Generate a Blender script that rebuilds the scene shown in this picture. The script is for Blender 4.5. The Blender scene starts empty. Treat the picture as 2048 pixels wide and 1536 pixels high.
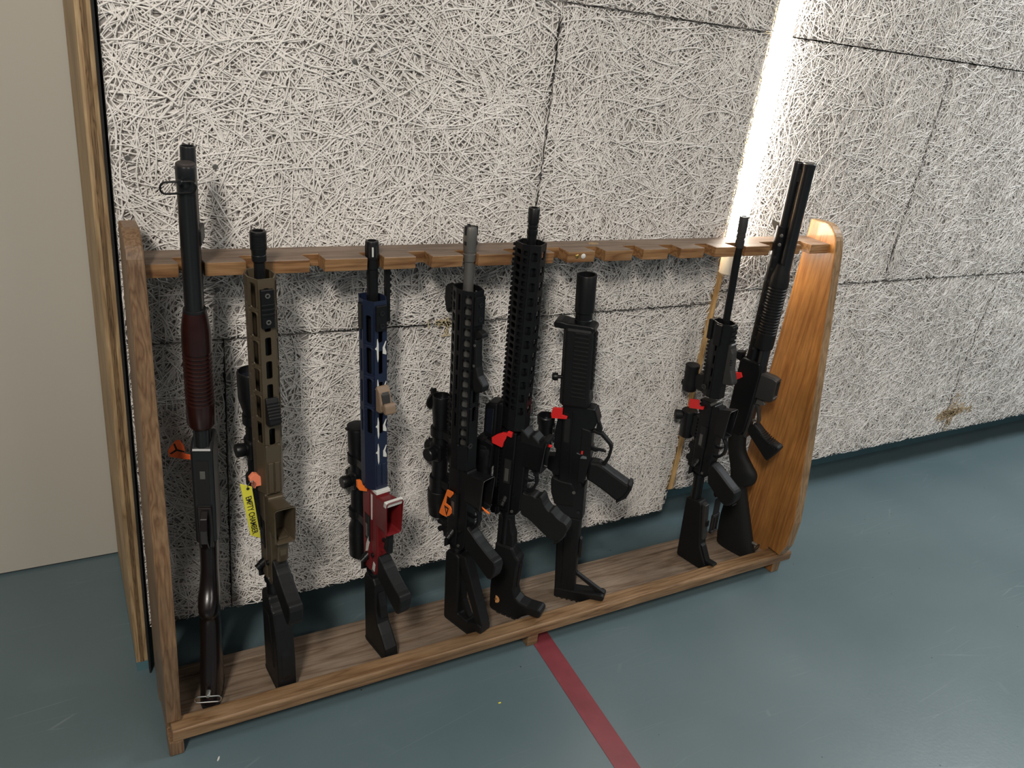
import bpy, bmesh, math, random
import numpy as np
from mathutils import Matrix, Vector, geometry
random.seed(7)
SC = bpy.context.scene
COL = SC.collection

# ------------------------------------------------------------------ camera
FPX = 1605.099
RC = np.array([[0.8713, -0.1028, 0.4799], [-0.4762, -0.4137, 0.7759], [0.1188, -0.9046, -0.4094]])
CAMP = (0.0, 0.0, 1.312)
cam = bpy.data.cameras.new('camera')
cam.sensor_width = 36.0
cam.lens = FPX / 2048 * 36.0
cam.clip_start = 0.02
cam_o = bpy.data.objects.new('camera', cam)
COL.objects.link(cam_o)
R3 = Matrix(((RC[0][0], -RC[0][1], -RC[0][2]), (RC[1][0], -RC[1][1], -RC[1][2]), (RC[2][0], -RC[2][1], -RC[2][2])))
R3 = R3.to_quaternion().to_matrix()
cam_o.matrix_world = Matrix.Translation(CAMP) @ R3.to_4x4()
SC.camera = cam_o

# ------------------------------------------------------------------ world, lights, exposure
SC.view_settings.view_transform = 'Standard'
SC.view_settings.look = 'None'
SC.view_settings.exposure = 0.0
SC.view_settings.gamma = 1.0
SC.view_settings.use_curve_mapping = False
W = bpy.data.worlds.new('room_ambient')
SC.world = W
W.use_nodes = True
W.node_tree.nodes['Background'].inputs[0].default_value = (0.80, 0.84, 0.90, 1)
W.node_tree.nodes['Background'].inputs[1].default_value = 0.11
SC.cycles.max_bounces = 8


def area(name, loc, target, sx, sy, power, color):
    l = bpy.data.lights.new(name, 'AREA')
    l.shape = 'RECTANGLE'
    l.size = sx
    l.size_y = sy
    l.energy = power
    l.color = color
    o = bpy.data.objects.new(name, l)
    COL.objects.link(o)
    o.location = loc
    d = Vector(target) - Vector(loc)
    o.rotation_euler = d.to_track_quat('-Z', 'Y').to_euler()
    return o


area('ceiling_lamp_left', (-0.95, -0.85, 2.75), (0.6, 1.4, 0.9), 0.35, 0.55, 66, (1.0, 0.94, 0.85))
area('front_fill_light', (1.9, -2.3, 2.75), (1.2, 1.4, 0.8), 1.5, 0.6, 26, (1.0, 0.96, 0.9))  # unseen fill light added in front to brighten the lower wall
area('ceiling_tube_lamp_right', (3.5, 0.75, 2.7), (3.1, 1.35, 0.3), 1.5, 0.15, 60, (0.90, 0.97, 1.0))

# ------------------------------------------------------------------ materials
def mat(name, color, rough=0.5, metal=0.0, bump=0.0, bscale=200.0, var=0.0, vscale=8.0, coat=0.0, spec=0.5):
    m = bpy.data.materials.new(name)
    m.use_nodes = True
    nt = m.node_tree
    b = nt.nodes['Principled BSDF']
    b.inputs['Base Color'].default_value = (*color, 1)
    b.inputs['Roughness'].default_value = rough
    b.inputs['Metallic'].default_value = metal
    b.inputs['Specular IOR Level'].default_value = spec
    b.inputs['Coat Weight'].default_value = coat
    tc = nt.nodes.new('ShaderNodeTexCoord')
    if var > 0:
        n = nt.nodes.new('ShaderNodeTexNoise')
        n.inputs['Scale'].default_value = vscale
        n.inputs['Detail'].default_value = 5
        nt.links.new(tc.outputs['Object'], n.inputs['Vector'])
        r = nt.nodes.new('ShaderNodeValToRGB')
        r.color_ramp.elements[0].position = 0.3
        r.color_ramp.elements[1].position = 0.7
        r.color_ramp.elements[0].color = (*[c * (1 - var) for c in color], 1)
        r.color_ramp.elements[1].color = (*[min(1, c * (1 + var)) for c in color], 1)
        nt.links.new(n.outputs['Fac'], r.inputs['Fac'])
        nt.links.new(r.outputs['Color'], b.inputs['Base Color'])
    if bump > 0:
        n2 = nt.nodes.new('ShaderNodeTexNoise')
        n2.inputs['Scale'].default_value = bscale
        n2.inputs['Detail'].default_value = 3
        nt.links.new(tc.outputs['Object'], n2.inputs['Vector'])
        bp = nt.nodes.new('ShaderNodeBump')
        bp.inputs['Strength'].default_value = bump
        bp.inputs['Distance'].default_value = 0.002
        nt.links.new(n2.outputs['Fac'], bp.inputs['Height'])
        nt.links.new(bp.outputs['Normal'], b.inputs['Normal'])
    return m


def wood(name, c0, c1, c2, axis='X', rough=0.5, scale=1.0, coat=0.0):
    """long-grain softwood: stretched noise rings plus fine streaks and worn patches"""
    m = bpy.data.materials.new(name)
    m.use_nodes = True
    nt = m.node_tree
    b = nt.nodes['Principled BSDF']
    b.inputs['Roughness'].default_value = rough
    b.inputs['Coat Weight'].default_value = coat
    tc = nt.nodes.new('ShaderNodeTexCoord')
    mp = nt.nodes.new('ShaderNodeMapping')
    st = {'X': (0.9, 14, 14), 'Y': (14, 0.9, 14), 'Z': (14, 14, 0.9)}[axis]
    mp.inputs['Scale'].default_value = [s * scale for s in st]
    nt.links.new(tc.outputs['Object'], mp.inputs['Vector'])
    n = nt.nodes.new('ShaderNodeTexNoise')
    n.inputs['Scale'].default_value = 2.2
    n.inputs['Detail'].default_value = 2
    n.inputs['Distortion'].default_value = 0.15
    nt.links.new(mp.outputs['Vector'], n.inputs['Vector'])
    mul = nt.nodes.new('ShaderNodeMath')
    mul.operation = 'MULTIPLY'
    mul.inputs[1].default_value = 15.0
    nt.links.new(n.outputs['Fac'], mul.inputs[0])
    fr = nt.nodes.new('ShaderNodeMath')
    fr.operation = 'PINGPONG'
    fr.inputs[1].default_value = 1.0
    nt.links.new(mul.outputs[0], fr.inputs[0])
    r = nt.nodes.new('ShaderNodeValToRGB')
    e = r.color_ramp.elements
    e[0].position = 0.0
    e[0].color = (*c0, 1)
    e[1].position = 1.0
    e[1].color = (*c2, 1)
    k = r.color_ramp.elements.new(0.7)
    k.color = (*c1, 1)
    nt.links.new(fr.outputs[0], r.inputs['Fac'])
    mp2 = nt.nodes.new('ShaderNodeMapping')
    mp2.inputs['Scale'].default_value = [s * 9 for s in st]
    nt.links.new(tc.outputs['Object'], mp2.inputs['Vector'])
    n2 = nt.nodes.new('ShaderNodeTexNoise')
    n2.inputs['Scale'].default_value = 3
    nt.links.new(mp2.outputs['Vector'], n2.inputs['Vector'])
    n3 = nt.nodes.new('ShaderNodeTexNoise')
    n3.inputs['Scale'].default_value = 6
    n3.inputs['Detail'].default_value = 6
    nt.links.new(tc.outputs['Object'], n3.inputs['Vector'])
    mr = nt.nodes.new('ShaderNodeMapRange')
    mr.inputs[1].default_value = 0.3
    mr.inputs[2].default_value = 0.7
    mr.inputs[3].default_value = 0.72
    mr.inputs[4].default_value = 1.2
    nt.links.new(n3.outputs['Fac'], mr.inputs[0])
    mr2 = nt.nodes.new('ShaderNodeMapRange')
    mr2.inputs[1].default_value = 0.3
    mr2.inputs[2].default_value = 0.7
    mr2.inputs[3].default_value = 0.8
    mr2.inputs[4].default_value = 1.15
    nt.links.new(n2.outputs['Fac'], mr2.inputs[0])
    mm = nt.nodes.new('ShaderNodeMath')
    mm.operation = 'MULTIPLY'
    nt.links.new(mr.outputs[0], mm.inputs[0])
    nt.links.new(mr2.outputs[0], mm.inputs[1])
    mx = nt.nodes.new('ShaderNodeVectorMath')
    mx.operation = 'SCALE'
    nt.links.new(r.outputs['Color'], mx.inputs[0])
    nt.links.new(mm.outputs[0], mx.inputs['Scale'])
    nt.links.new(mx.outputs[0], b.inputs['Base Color'])
    bp = nt.nodes.new('ShaderNodeBump')
    bp.inputs['Strength'].default_value = 0.25
    bp.inputs['Distance'].default_value = 0.001
    nt.links.new(n2.outputs['Fac'], bp.inputs['Height'])
    nt.links.new(bp.outputs['Normal'], b.inputs['Normal'])
    return m


def floor_mat():
    m = bpy.data.materials.new('teal_linoleum')
    m.use_nodes = True
    nt = m.node_tree
    b = nt.nodes['Principled BSDF']
    tc = nt.nodes.new('ShaderNodeTexCoord')
    n = nt.nodes.new('ShaderNodeTexNoise')
    n.inputs['Scale'].default_value = 1.6
    n.inputs['Detail'].default_value = 6
    nt.links.new(tc.outputs['Object'], n.inputs['Vector'])
    r = nt.nodes.new('ShaderNodeValToRGB')
    r.color_ramp.elements[0].position = 0.3
    r.color_ramp.elements[1].position = 0.72
    r.color_ramp.elements[0].color = (0.082, 0.122, 0.137, 1)
    r.color_ramp.elements[1].color = (0.116, 0.160, 0.174, 1)
    nt.links.new(n.outputs['Fac'], r.inputs['Fac'])
    # thin pale scratches: wave ridges broken up by noise
    last = r.outputs['Color']
    for rot, sc in ((0.5, 3.0), (-0.9, 2.2), (1.9, 2.6)):
        mp = nt.nodes.new('ShaderNodeMapping')
        mp.inputs['Rotation'].default_value = (0, 0, rot)
        mp.inputs['Scale'].default_value = (0.6 * sc, 9 * sc, 1)
        nt.links.new(tc.outputs['Object'], mp.inputs['Vector'])
        v = nt.nodes.new('ShaderNodeTexVoronoi')
        v.feature = 'DISTANCE_TO_EDGE'
        v.inputs['Scale'].default_value = 0.8
        nt.links.new(mp.outputs['Vector'], v.inputs['Vector'])
        lt = nt.nodes.new('ShaderNodeMath')
        lt.operation = 'LESS_THAN'
        lt.inputs[1].default_value = 0.006
        nt.links.new(v.outputs['Distance'], lt.inputs[0])
        nn = nt.nodes.new('ShaderNodeTexNoise')
        nn.inputs['Scale'].default_value = 3.1 + rot
        nt.links.new(tc.outputs['Object'], nn.inputs['Vector'])
        gt = nt.nodes.new('ShaderNodeMapRange')
        gt.inputs[1].default_value = 0.56
        gt.inputs[2].default_value = 0.7
        gt.inputs[3].default_value = 0.0
        gt.inputs[4].default_value = 0.22
        nt.links.new(nn.outputs['Fac'], gt.inputs[0])
        ml = nt.nodes.new('ShaderNodeMath')
        ml.operation = 'MULTIPLY'
        nt.links.new(lt.outputs[0], ml.inputs[0])
        nt.links.new(gt.outputs[0], ml.inputs[1])
        mix = nt.nodes.new('ShaderNodeMix')
        mix.data_type = 'RGBA'
        nt.links.new(ml.outputs[0], mix.inputs['Factor'])
        nt.links.new(last, mix.inputs['A'])
        mix.inputs['B'].default_value = (0.30, 0.35, 0.35, 1)
        last = mix.outputs['Result']
    # dark specks
    v = nt.nodes.new('ShaderNodeTexVoronoi')
    v.inputs['Scale'].default_value = 14
    nt.links.new(tc.outputs['Object'], v.inputs['Vector'])
    lt = nt.nodes.new('ShaderNodeMath')
    lt.operation = 'LESS_THAN'
    lt.inputs[1].default_value = 0.028
    nt.links.new(v.outputs['Distance'], lt.inputs[0])
    mix = nt.nodes.new('ShaderNodeMix')
    mix.data_type = 'RGBA'
    nt.links.new(lt.outputs[0], mix.inputs['Factor'])
    nt.links.new(last, mix.inputs['A'])
    mix.inputs['B'].default_value = (0.02, 0.03, 0.03, 1)
    nt.links.new(mix.outputs['Result'], b.inputs['Base Color'])
    n4 = nt.nodes.new('ShaderNodeTexNoise')
    n4.inputs['Scale'].default_value = 5
    n4.inputs['Detail'].default_value = 8
    nt.links.new(tc.outputs['Object'], n4.inputs['Vector'])
    mr = nt.nodes.new('ShaderNodeMapRange')
    mr.inputs[3].default_value = 0.30
    mr.inputs[4].default_value = 0.42
    b.inputs['Specular IOR Level'].default_value = 0.65
    nt.links.new(n4.outputs['Fac'], mr.inputs[0])
    nt.links.new(mr.outputs[0], b.inputs['Roughness'])
    n5 = nt.nodes.new('ShaderNodeTexNoise')
    n5.inputs['Scale'].default_value = 120
    n5.inputs['Detail'].default_value = 3
    nt.links.new(tc.outputs['Object'], n5.inputs['Vector'])
    bp = nt.nodes.new('ShaderNodeBump')
    bp.inputs['Strength'].default_value = 0.10
    bp.inputs['Distance'].default_value = 0.002
    nt.links.new(n5.outputs['Fac'], bp.inputs['Height'])
    nt.links.new(bp.outputs['Normal'], b.inputs['Normal'])
    return m


def emit(name, color, strength):
    m = bpy.data.materials.new(name)
    m.use_nodes = True
    b = m.node_tree.nodes['Principled BSDF']
    b.inputs['Base Color'].default_value = (0.9, 0.9, 0.9, 1)
    b.inputs['Emission Color'].default_value = (*color, 1)
    b.inputs['Emission Strength'].default_value = strength
    return m


M = dict(
    floor=floor_mat(),
    tape=mat('red_court_line', (0.19, 0.035, 0.045), 0.4, bump=0.1, bscale=120, var=0.12, vscale=20),
    fibre=mat('painted_wood_wool', (0.76, 0.722, 0.685), 0.85, var=0.07, vscale=5, spec=0.2),
    core=mat('shade_darkened_core', (0.33, 0.305, 0.285), 0.95, bump=0.6, bscale=150, spec=0.1),  # darkened so the shade in the pores is in the colour
    stain=mat('brown_leak_stain', (0.42, 0.30, 0.17), 0.9),
    beige=mat('beige_wall_paint', (0.47, 0.44, 0.385), 0.7, bump=0.04, bscale=60, var=0.02, vscale=2),
    base=mat('teal_base_paint', (0.085, 0.17, 0.20), 0.45),
    black_gap=mat('gap_shade', (0.006, 0.006, 0.006), 0.8),  # flat black painted for the shade in gaps, slots and ports
    pine=wood('rack_pine', (0.25, 0.150, 0.078), (0.20, 0.112, 0.052), (0.14, 0.072, 0.033), 'X', 0.45, 1.0, 0.1),
    pineZ=wood('rack_pine_upright', (0.215, 0.130, 0.070), (0.17, 0.095, 0.048), (0.12, 0.062, 0.030), 'Z', 0.45, 1.8, 0.1),
    honey=wood('honey_veneer', (0.44, 0.195, 0.055), (0.37, 0.155, 0.042), (0.30, 0.115, 0.03), 'Z', 0.35, 0.8, 0.25),
    worn=wood('worn_base_board', (0.25, 0.187, 0.138), (0.21, 0.152, 0.108), (0.15, 0.10, 0.068), 'X', 0.55, 0.7),
    bartop=wood('weathered_bar', (0.215, 0.155, 0.115), (0.175, 0.12, 0.085), (0.13, 0.085, 0.058), 'X', 0.55, 0.8),
    edge=wood('dull_panel_edge', (0.30, 0.19, 0.10), (0.25, 0.15, 0.075), (0.19, 0.11, 0.05), 'Z', 0.5, 1.0),
    barfront=wood('varnished_bar_edge', (0.30, 0.165, 0.075), (0.23, 0.115, 0.045), (0.15, 0.065, 0.025), 'X', 0.4, 1.0, 0.15),
    post=wood('raw_post', (0.40, 0.28, 0.15), (0.34, 0.22, 0.11), (0.25, 0.15, 0.07), 'Z', 0.7, 1.4),
    lamppost=wood('amber_post', (0.70, 0.46, 0.20), (0.62, 0.39, 0.16), (0.50, 0.29, 0.11), 'Z', 0.6, 1.0),
    tube=emit('lit_diffuser', (1.0, 0.94, 0.84), 30.0),
    cap=mat('milky_end_cap', (0.8, 0.8, 0.74), 0.35),
    black=mat('black_anodised', (0.0055, 0.0055, 0.0062), 0.38, 0.0, 0.05, 400, spec=0.35),
    poly=mat('black_polymer', (0.0075, 0.0075, 0.008), 0.5, 0, 0.15, 500, spec=0.28),
    rubber=mat('matte_rubber', (0.009, 0.009, 0.009), 0.6, spec=0.3),
    blued=mat('blued_steel', (0.012, 0.0125, 0.014), 0.3, 0.1),
    gloss=mat('glossy_black_wood', (0.009, 0.006, 0.006), 0.27, 0, coat=0.1),
    steel=mat('grey_steel', (0.20, 0.19, 0.175), 0.42, 0.7),
    chrome=mat('bright_wire', (0.5, 0.5, 0.5), 0.2, 1.0),
    walnut=mat('dark_red_walnut', (0.019, 0.0042, 0.0035), 0.3, 0, var=0.2, vscale=30, coat=0.3),
    tan=mat('bronze_coating', (0.095, 0.072, 0.045), 0.42, 0.3),
    blue=mat('navy_coating', (0.012, 0.019, 0.045), 0.4, 0.1),
    white=mat('white_coating', (0.62, 0.61, 0.57), 0.45),
    red=mat('red_coating', (0.16, 0.010, 0.012), 0.4, 0.1),
    orange=mat('orange_plastic', (0.95, 0.20, 0.03), 0.45),
    dorange=mat('deep_orange_plastic', (0.85, 0.13, 0.03), 0.45),
    salmon=mat('salmon_plastic', (0.90, 0.26, 0.14), 0.45),
    redp=mat('red_plastic', (0.75, 0.025, 0.025), 0.4),
    yellow=mat('yellow_tag', (0.72, 0.66, 0.06), 0.5),
    ink=mat('black_ink', (0.01, 0.01, 0.01), 0.6),
    gold=mat('brass', (0.6, 0.42, 0.12), 0.3, 1.0),
    fde=mat('tan_polymer', (0.22, 0.15, 0.10), 0.55),
    glass=mat('dark_lens', (0.01, 0.012, 0.02), 0.05, 0.0, coat=1.0),
    sticker=mat('orange_sticker', (0.75, 0.36, 0.13), 0.5),
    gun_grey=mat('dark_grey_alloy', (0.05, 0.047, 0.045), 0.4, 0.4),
)

# ------------------------------------------------------------------ helpers
def link_mesh(name, bm, m, parent=None, smooth=None, bevel=0.0, matrix=None):
    me = bpy.data.meshes.new(name)
    bmesh.ops.recalc_face_normals(bm, faces=bm.faces)
    bm.to_mesh(me)
    bm.free()
    ms = m if isinstance(m, (list, tuple)) else [m]
    for k in ms:
        me.materials.append(k)
    if smooth:
        for p in me.polygons:
            p.use_smooth = True
        me.set_sharp_from_angle(angle=math.radians(smooth))
    o = bpy.data.objects.new(name, me)
    COL.objects.link(o)
    if parent:
        o.parent = parent
    if matrix is not None:
        o.matrix_world = matrix
    if bevel > 0:
        b = o.modifiers.new('bevel', 'BEVEL')
        b.width = bevel
        b.segments = 2
        b.limit_method = 'ANGLE'
        b.angle_limit = math.radians(35)
        b.use_clamp_overlap = True
    return o


def empty(name, loc, rot=None):
    o = bpy.data.objects.new(name, None)
    o.empty_display_size = 0.05
    COL.objects.link(o)
    if rot is None:
        o.location = loc
    else:
        o.matrix_world = Matrix.Translation(loc) @ rot.to_4x4()
    return o


def tag(o, label=None, cat=None, group=None, kind=None):
    if label:
        o['label'] = label
    if cat:
        o['category'] = cat
    if group:
        o['group'] = group
    if kind:
        o['kind'] = kind
    return o


def box_bm(x0, x1, y0, y1, z0, z1, bm=None):
    bm = bm or bmesh.new()
    v = [bm.verts.new((x, y, z)) for z in (z0, z1) for y in (y0, y1) for x in (x0, x1)]
    for f in ((0, 1, 3, 2), (4, 6, 7, 5), (0, 4, 5, 1), (2, 3, 7, 6), (0, 2, 6, 4), (1, 5, 7, 3)):
        bm.faces.new([v[i] for i in f])
    return bm


def poly_bm(pts, n, a, b, bm=None):
    """polygon extruded; pts 2D; n maps (p, q, depth) to 3D"""
    bm = bm or bmesh.new()
    A = [bm.verts.new(n(p, q, a)) for p, q in pts]
    B = [bm.verts.new(n(p, q, b)) for p, q in pts]
    bm.faces.new(A)
    bm.faces.new(B[::-1])
    k = len(pts)
    for i in range(k):
        j = (i + 1) % k
        bm.faces.new((A[j], A[i], B[i], B[j]))
    return bm


ST = lambda s, t, w: (w, t, s)          # gun side profile -> local
WS = lambda w, s, t: (w, t, s)          # plate seen from the front


def lathe_bm(prof, origin=(0, 0, 0), axis='Z', n=28, sx=1.0, sy=1.0, bm=None, cap=True):
    bm = bm or bmesh.new()
    o = Vector(origin)
    if isinstance(axis, str):
        ax = {'X': Vector((1, 0, 0)), 'Y': Vector((0, 1, 0)), 'Z': Vector((0, 0, 1))}[axis]
    else:
        ax = Vector(axis).normalized()
    if axis == 'Z':
        e1, e2 = Vector((1, 0, 0)), Vector((0, 1, 0))
    else:
        e1 = ax.orthogonal().normalized()
        e2 = ax.cross(e1)
    rings = []
    for s, r in prof:
        rings.append([bm.verts.new(o + ax * s + e1 * (r * sx * math.cos(2 * math.pi * i / n)) + e2 * (r * sy * math.sin(2 * math.pi * i / n))) for i in range(n)])
    for a, b in zip(rings, rings[1:]):
        for i in range(n):
            j = (i + 1) % n
            bm.faces.new((a[i], a[j], b[j], b[i]))
    if cap:
        bm.faces.new(rings[0][::-1])
        bm.faces.new(rings[-1])
    return bm


def tube_bm(pts, r, n=10, closed=False, bm=None):
    bm = bm or bmesh.new()
    P = [Vector(p) for p in pts]
    k = len(P)
    rings = []
    prev = None
    for i in range(k):
        if closed:
            d = (P[(i + 1) % k] - P[i - 1]).normalized()
        else:
            d = (P[min(i + 1, k - 1)] - P[max(i - 1, 0)]).normalized()
        if prev is None:
            e1 = d.orthogonal().normalized()
        else:
            e1 = (prev - d * prev.dot(d)).normalized()
        prev = e1
        e2 = d.cross(e1)
        rings.append([bm.verts.new(P[i] + e1 * r * math.cos(2 * math.pi * j / n) + e2 * r * math.sin(2 * math.pi * j / n)) for j in range(n)])
    m = k if closed else k - 1
    for i in range(m):
        a, b = rings[i], rings[(i + 1) % k]
        for j in range(n):
            q = (j + 1) % n
            bm.faces.new((a[j], a[q], b[q], b[j]))
    if not closed:
        bm.faces.new(rings[0][::-1])
        bm.faces.new(rings[-1])
    return bm


def rrect(hw, hh, r, n=5, cx=0, cy=0):
    out = []
    for qx, qy, a0 in ((1, 1, 0), (-1, 1, 90), (-1, -1, 180), (1, -1, 270)):
        for i in range(n + 1):
            a = math.radians(a0 + 90 * i / n)
            out.append((cx + qx * (hw - r) + r * math.cos(a), cy + qy * (hh - r) + r * math.sin(a)))
    return out


class Gun:
    """local X = right side of the gun (w), Y = underside (t), Z = toward the muzzle (s)"""

    def __init__(g, name, P0, P1, yaw, label, cat):
        P0 = Vector(P0)
        u = (Vector(P1) - P0).normalized()
        t = Vector((math.sin(math.radians(yaw)), -math.cos(math.radians(yaw)), 0))
        t = (t - u * t.dot(u)).normalized()
        w = t.cross(u)
        g.M = Matrix.Translation(P0) @ Matrix(((w.x, t.x, u.x), (w.y, t.y, u.y), (w.z, t.z, u.z))).to_4x4()
        g.root = bpy.data.objects.new(name, None)
        g.root.empty_display_size = 0.05
        COL.objects.link(g.root)
        g.root.matrix_world = g.M
        tag(g.root, label, cat)

    def add(g, name, bm, m, parent=None, smooth=None, bevel=0.0, label=None):
        o = link_mesh(name, bm, m, parent or g.root, smooth, bevel)
        if label:
            o['label'] = label
        return o

    def prof(g, name, pts, w, m, bevel=0.0015, parent=None, w0=None, label=None):
        a = -w if w0 is None else w0
        return g.add(name, poly_bm(pts, ST, a, w), m, parent, None, bevel, label)

    def cyl(g, name, prof, m, c=(0, 0), axis='Z', s=0, n=28, parent=None, sx=1, sy=1, label=None, smooth=35):
        return g.add(name, lathe_bm(prof, (c[0], c[1], s), axis, n, sx, sy), m, parent, smooth, 0, label)


def soft(pts, n=2, hold=()):
    """corner-cutting that leaves the listed corners sharp"""
    for _ in range(n):
        out = []
        k = len(pts)
        for i in range(k):
            p, a, b = pts[i], pts[i - 1], pts[(i + 1) % k]
            if p in hold:
                out.append(p)
            else:
                out.append((p[0] * 0.75 + a[0] * 0.25, p[1] * 0.75 + a[1] * 0.25))
                out.append((p[0] * 0.75 + b[0] * 0.25, p[1] * 0.75 + b[1] * 0.25))
        pts = out
    return pts


def loft_bm(stations, n=28, e=2.5):
    """rounded solid from cross sections (s, t_top, t_bottom, half width)"""
    bm = bmesh.new()
    S = []
    for i in range(len(stations) - 1):
        a, b = stations[i], stations[i + 1]
        p, q = stations[max(i - 1, 0)], stations[min(i + 2, len(stations) - 1)]
        for k in range(5):
            f = k / 5
            S.append([0.5 * (2 * a[c] + (b[c] - p[c]) * f + (2 * p[c] - 5 * a[c] + 4 * b[c] - q[c]) * f * f + (3 * a[c] - p[c] - 3 * b[c] + q[c]) * f ** 3) for c in range(4)])
    S.append(list(stations[-1]))
    rings = []
    for s_, t0, t1, hw in S:
        ring = []
        for j in range(n):
            an = 2 * math.pi * j / n
            c, d = math.cos(an), math.sin(an)
            ring.append(bm.verts.new((hw * math.copysign(abs(c) ** (2 / e), c), (t0 + t1) / 2 + (t1 - t0) / 2 * math.copysign(abs(d) ** (2 / e), d), s_)))
        rings.append(ring)
    for a, b in zip(rings, rings[1:]):
        for j in range(n):
            k = (j + 1) % n
            bm.faces.new((a[j], a[k], b[k], b[j]))
    bm.faces.new(rings[0][::-1])
    bm.faces.new(rings[-1])
    return bm


def rail_pts(s0, s1, t0, h=0.007, up=-1, pitch=0.010, tooth=0.0055):
    pts = [(s0, t0)]
    s = s0
    while s + tooth <= s1 + 1e-6:
        pts += [(s, t0 + up * h), (s + tooth, t0 + up * h), (s + tooth, t0 + up * h * 0.45), (min(s + pitch, s1), t0 + up * h * 0.45)]
        s += pitch
    pts += [(s1, t0)]
    out = []
    for p in pts:
        if not out or (abs(out[-1][0] - p[0]) > 1e-6 or abs(out[-1][1] - p[1]) > 1e-6):
            out.append(p)
    return out


def slotted_tube(section, s0, s1, slots, thick=0.0028):
    """hollow handguard: section = closed (w,t) loop; slots[facet] = list of (sa, sb, half width as fraction)"""
    bm = bmesh.new()
    k = len(section)
    cache = {}

    def V(p):
        key = (round(p[0], 5), round(p[1], 5), round(p[2], 5))
        if key not in cache:
            cache[key] = bm.verts.new(p)
        return cache[key]

    def P(i, f, s):
        a, b = section[i], section[(i + 1) % k]
        return (a[0] + (b[0] - a[0]) * f, a[1] + (b[1] - a[1]) * f, s)

    cuts = sorted({s0, s1})
    for i in range(k):
        sl = sorted(slots.get(i, []))
        L = math.dist(section[i], section[(i + 1) % k])
        bounds = [s0]
        for q in range(len(sl)):
            lo, hi, fr = sl[q]
            a = max(bounds[-1], lo - 0.003)
            b = hi + 0.003
            if a > bounds[-1] + 1e-6:
                f = [V(P(i, 0, bounds[-1])), V(P(i, 1, bounds[-1])), V(P(i, 1, a)), V(P(i, 0, a))]
                bm.faces.new(f)
            # cell a..b with rounded hole lo..hi
            hw = fr * L
            r = min(hw, (hi - lo) / 2) * 0.6
            cx, cs = L / 2, (lo + hi) / 2
            ring, outer = [], []
            n = 4
            for qx, qy, a0 in ((1, 1, 0), (-1, 1, 90), (-1, -1, 180), (1, -1, 270)):
                for j in range(n + 1):
                    an = math.radians(a0 + 90 * j / n)
                    x = cx + qx * (hw - r) + r * math.cos(an)
                    y = cs + qy * ((hi - lo) / 2 - r) + r * math.sin(an)
                    ring.append((x, y))
                    corner = (L if qx > 0 else 0, b if qy > 0 else a)
                    first = (corner[0], y) if (qx * qy > 0) else (x, corner[1])
                    last_ = (x, corner[1]) if (qx * qy > 0) else (corner[0], y)
                    outer.append(first if j == 0 else (last_ if j == n else corner))
            rv = [V(P(i, x / L, y)) for x, y in ring]
            ov = [V(P(i, x / L, y)) for x, y in outer]
            m = len(rv)
            for j in range(m):
                z = (j + 1) % m
                vs = []
                for v in (ov[j], ov[z], rv[z], rv[j]):
                    if v not in vs:
                        vs.append(v)
                if len(vs) >= 3:
                    try:
                        bm.faces.new(vs)
                    except ValueError:
                        pass
            bounds.append(b)
        if bounds[-1] < s1 - 1e-6:
            bm.faces.new([V(P(i, 0, bounds[-1])), V(P(i, 1, bounds[-1])), V(P(i, 1, s1)), V(P(i, 0, s1))])
    bmesh.ops.recalc_face_normals(bm, faces=bm.faces)
    return bm


def add_shell(g, name, section, s0, s1, slots, m, thick=0.0028, parent=None, label=None):
    o = g.add(name, slotted_tube(section, s0, s1, slots), m, parent, None, 0, label)
    so = o.modifiers.new('wall', 'SOLIDIFY')
    so.thickness = thick
    so.offset = 0.0
    return o


def octo(hw, tt, tb, c=0.4):
    """octagonal section, hw half width, tt top t (negative), tb bottom t; starts at the right of the bottom facet"""
    cw = hw * c
    ct = (tb - tt) / 2 * c
    m = (tb + tt) / 2
    h = (tb - tt) / 2
    return [(hw - cw, m + h), (-(hw - cw), m + h), (-hw, m + h - ct * 1.6), (-hw, m - h + ct * 1.6), (-(hw - cw), m - h), (hw - cw, m - h), (hw, m - h + ct * 1.6), (hw, m + h - ct * 1.6)]
    # facets: 0 bottom, 1 lower left, 2 left side, 3 upper left, 4 top, 5 upper right, 6 right side, 7 lower right


def slot_row(a, b, length, pitch, fr, off=0.0):
    out = []
    s = b - off - length
    while s > a:
        out.append((s, s + length, fr))
        s -= pitch
    return out[::-1]


# ------------------------------------------------------------------ setting
def struct(o):
    o['kind'] = 'structure'
    return o


fl = struct(link_mesh('floor', box_bm(-5, 7, -4, 5, -0.05, 0.0), M['floor']))
# red court line painted on the floor, slightly skewed against the wall
bm = bmesh.new()
XT = lambda y, x0: x0 + 0.0598 * (y - 1.1)
vs = [bm.verts.new((XT(y, x0), y, z)) for z in (0.0, 0.0008) for y, x0 in ((-3.0, 0.8764), (-3.0, 0.9271), (1.594, 0.9271), (1.594, 0.8764))]
for f in ((4, 5, 6, 7), (0, 1, 5, 4), (1, 2, 6, 5), (2, 3, 7, 6), (3, 0, 4, 7)):
    bm.faces.new([vs[i] for i in f])
link_mesh('court_line', bm, M['tape'], fl)

# wall far behind on the left, standing on a dark shadow gap
wl = struct(link_mesh('wall_left', box_bm(-5, 0.5, 1.835, 1.95, 0.006, 3.0), M['beige']))
link_mesh('bottom_gap_shade', box_bm(-5, 0.5, 1.842, 1.94, 0.0, 0.006), M['black_gap'], wl)  # black strip painted for the shade in the gap under the wall

# wall behind the wood wool boards and its painted foot
wb = struct(link_mesh('wall_back', box_bm(0.0875, 7, 1.60, 1.70, 0.125, 3.0), M['beige']))
bb = struct(link_mesh('baseboard_back', box_bm(0.0875, 7, 1.5955, 1.70, 0.0, 0.125), M['base']))

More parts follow.
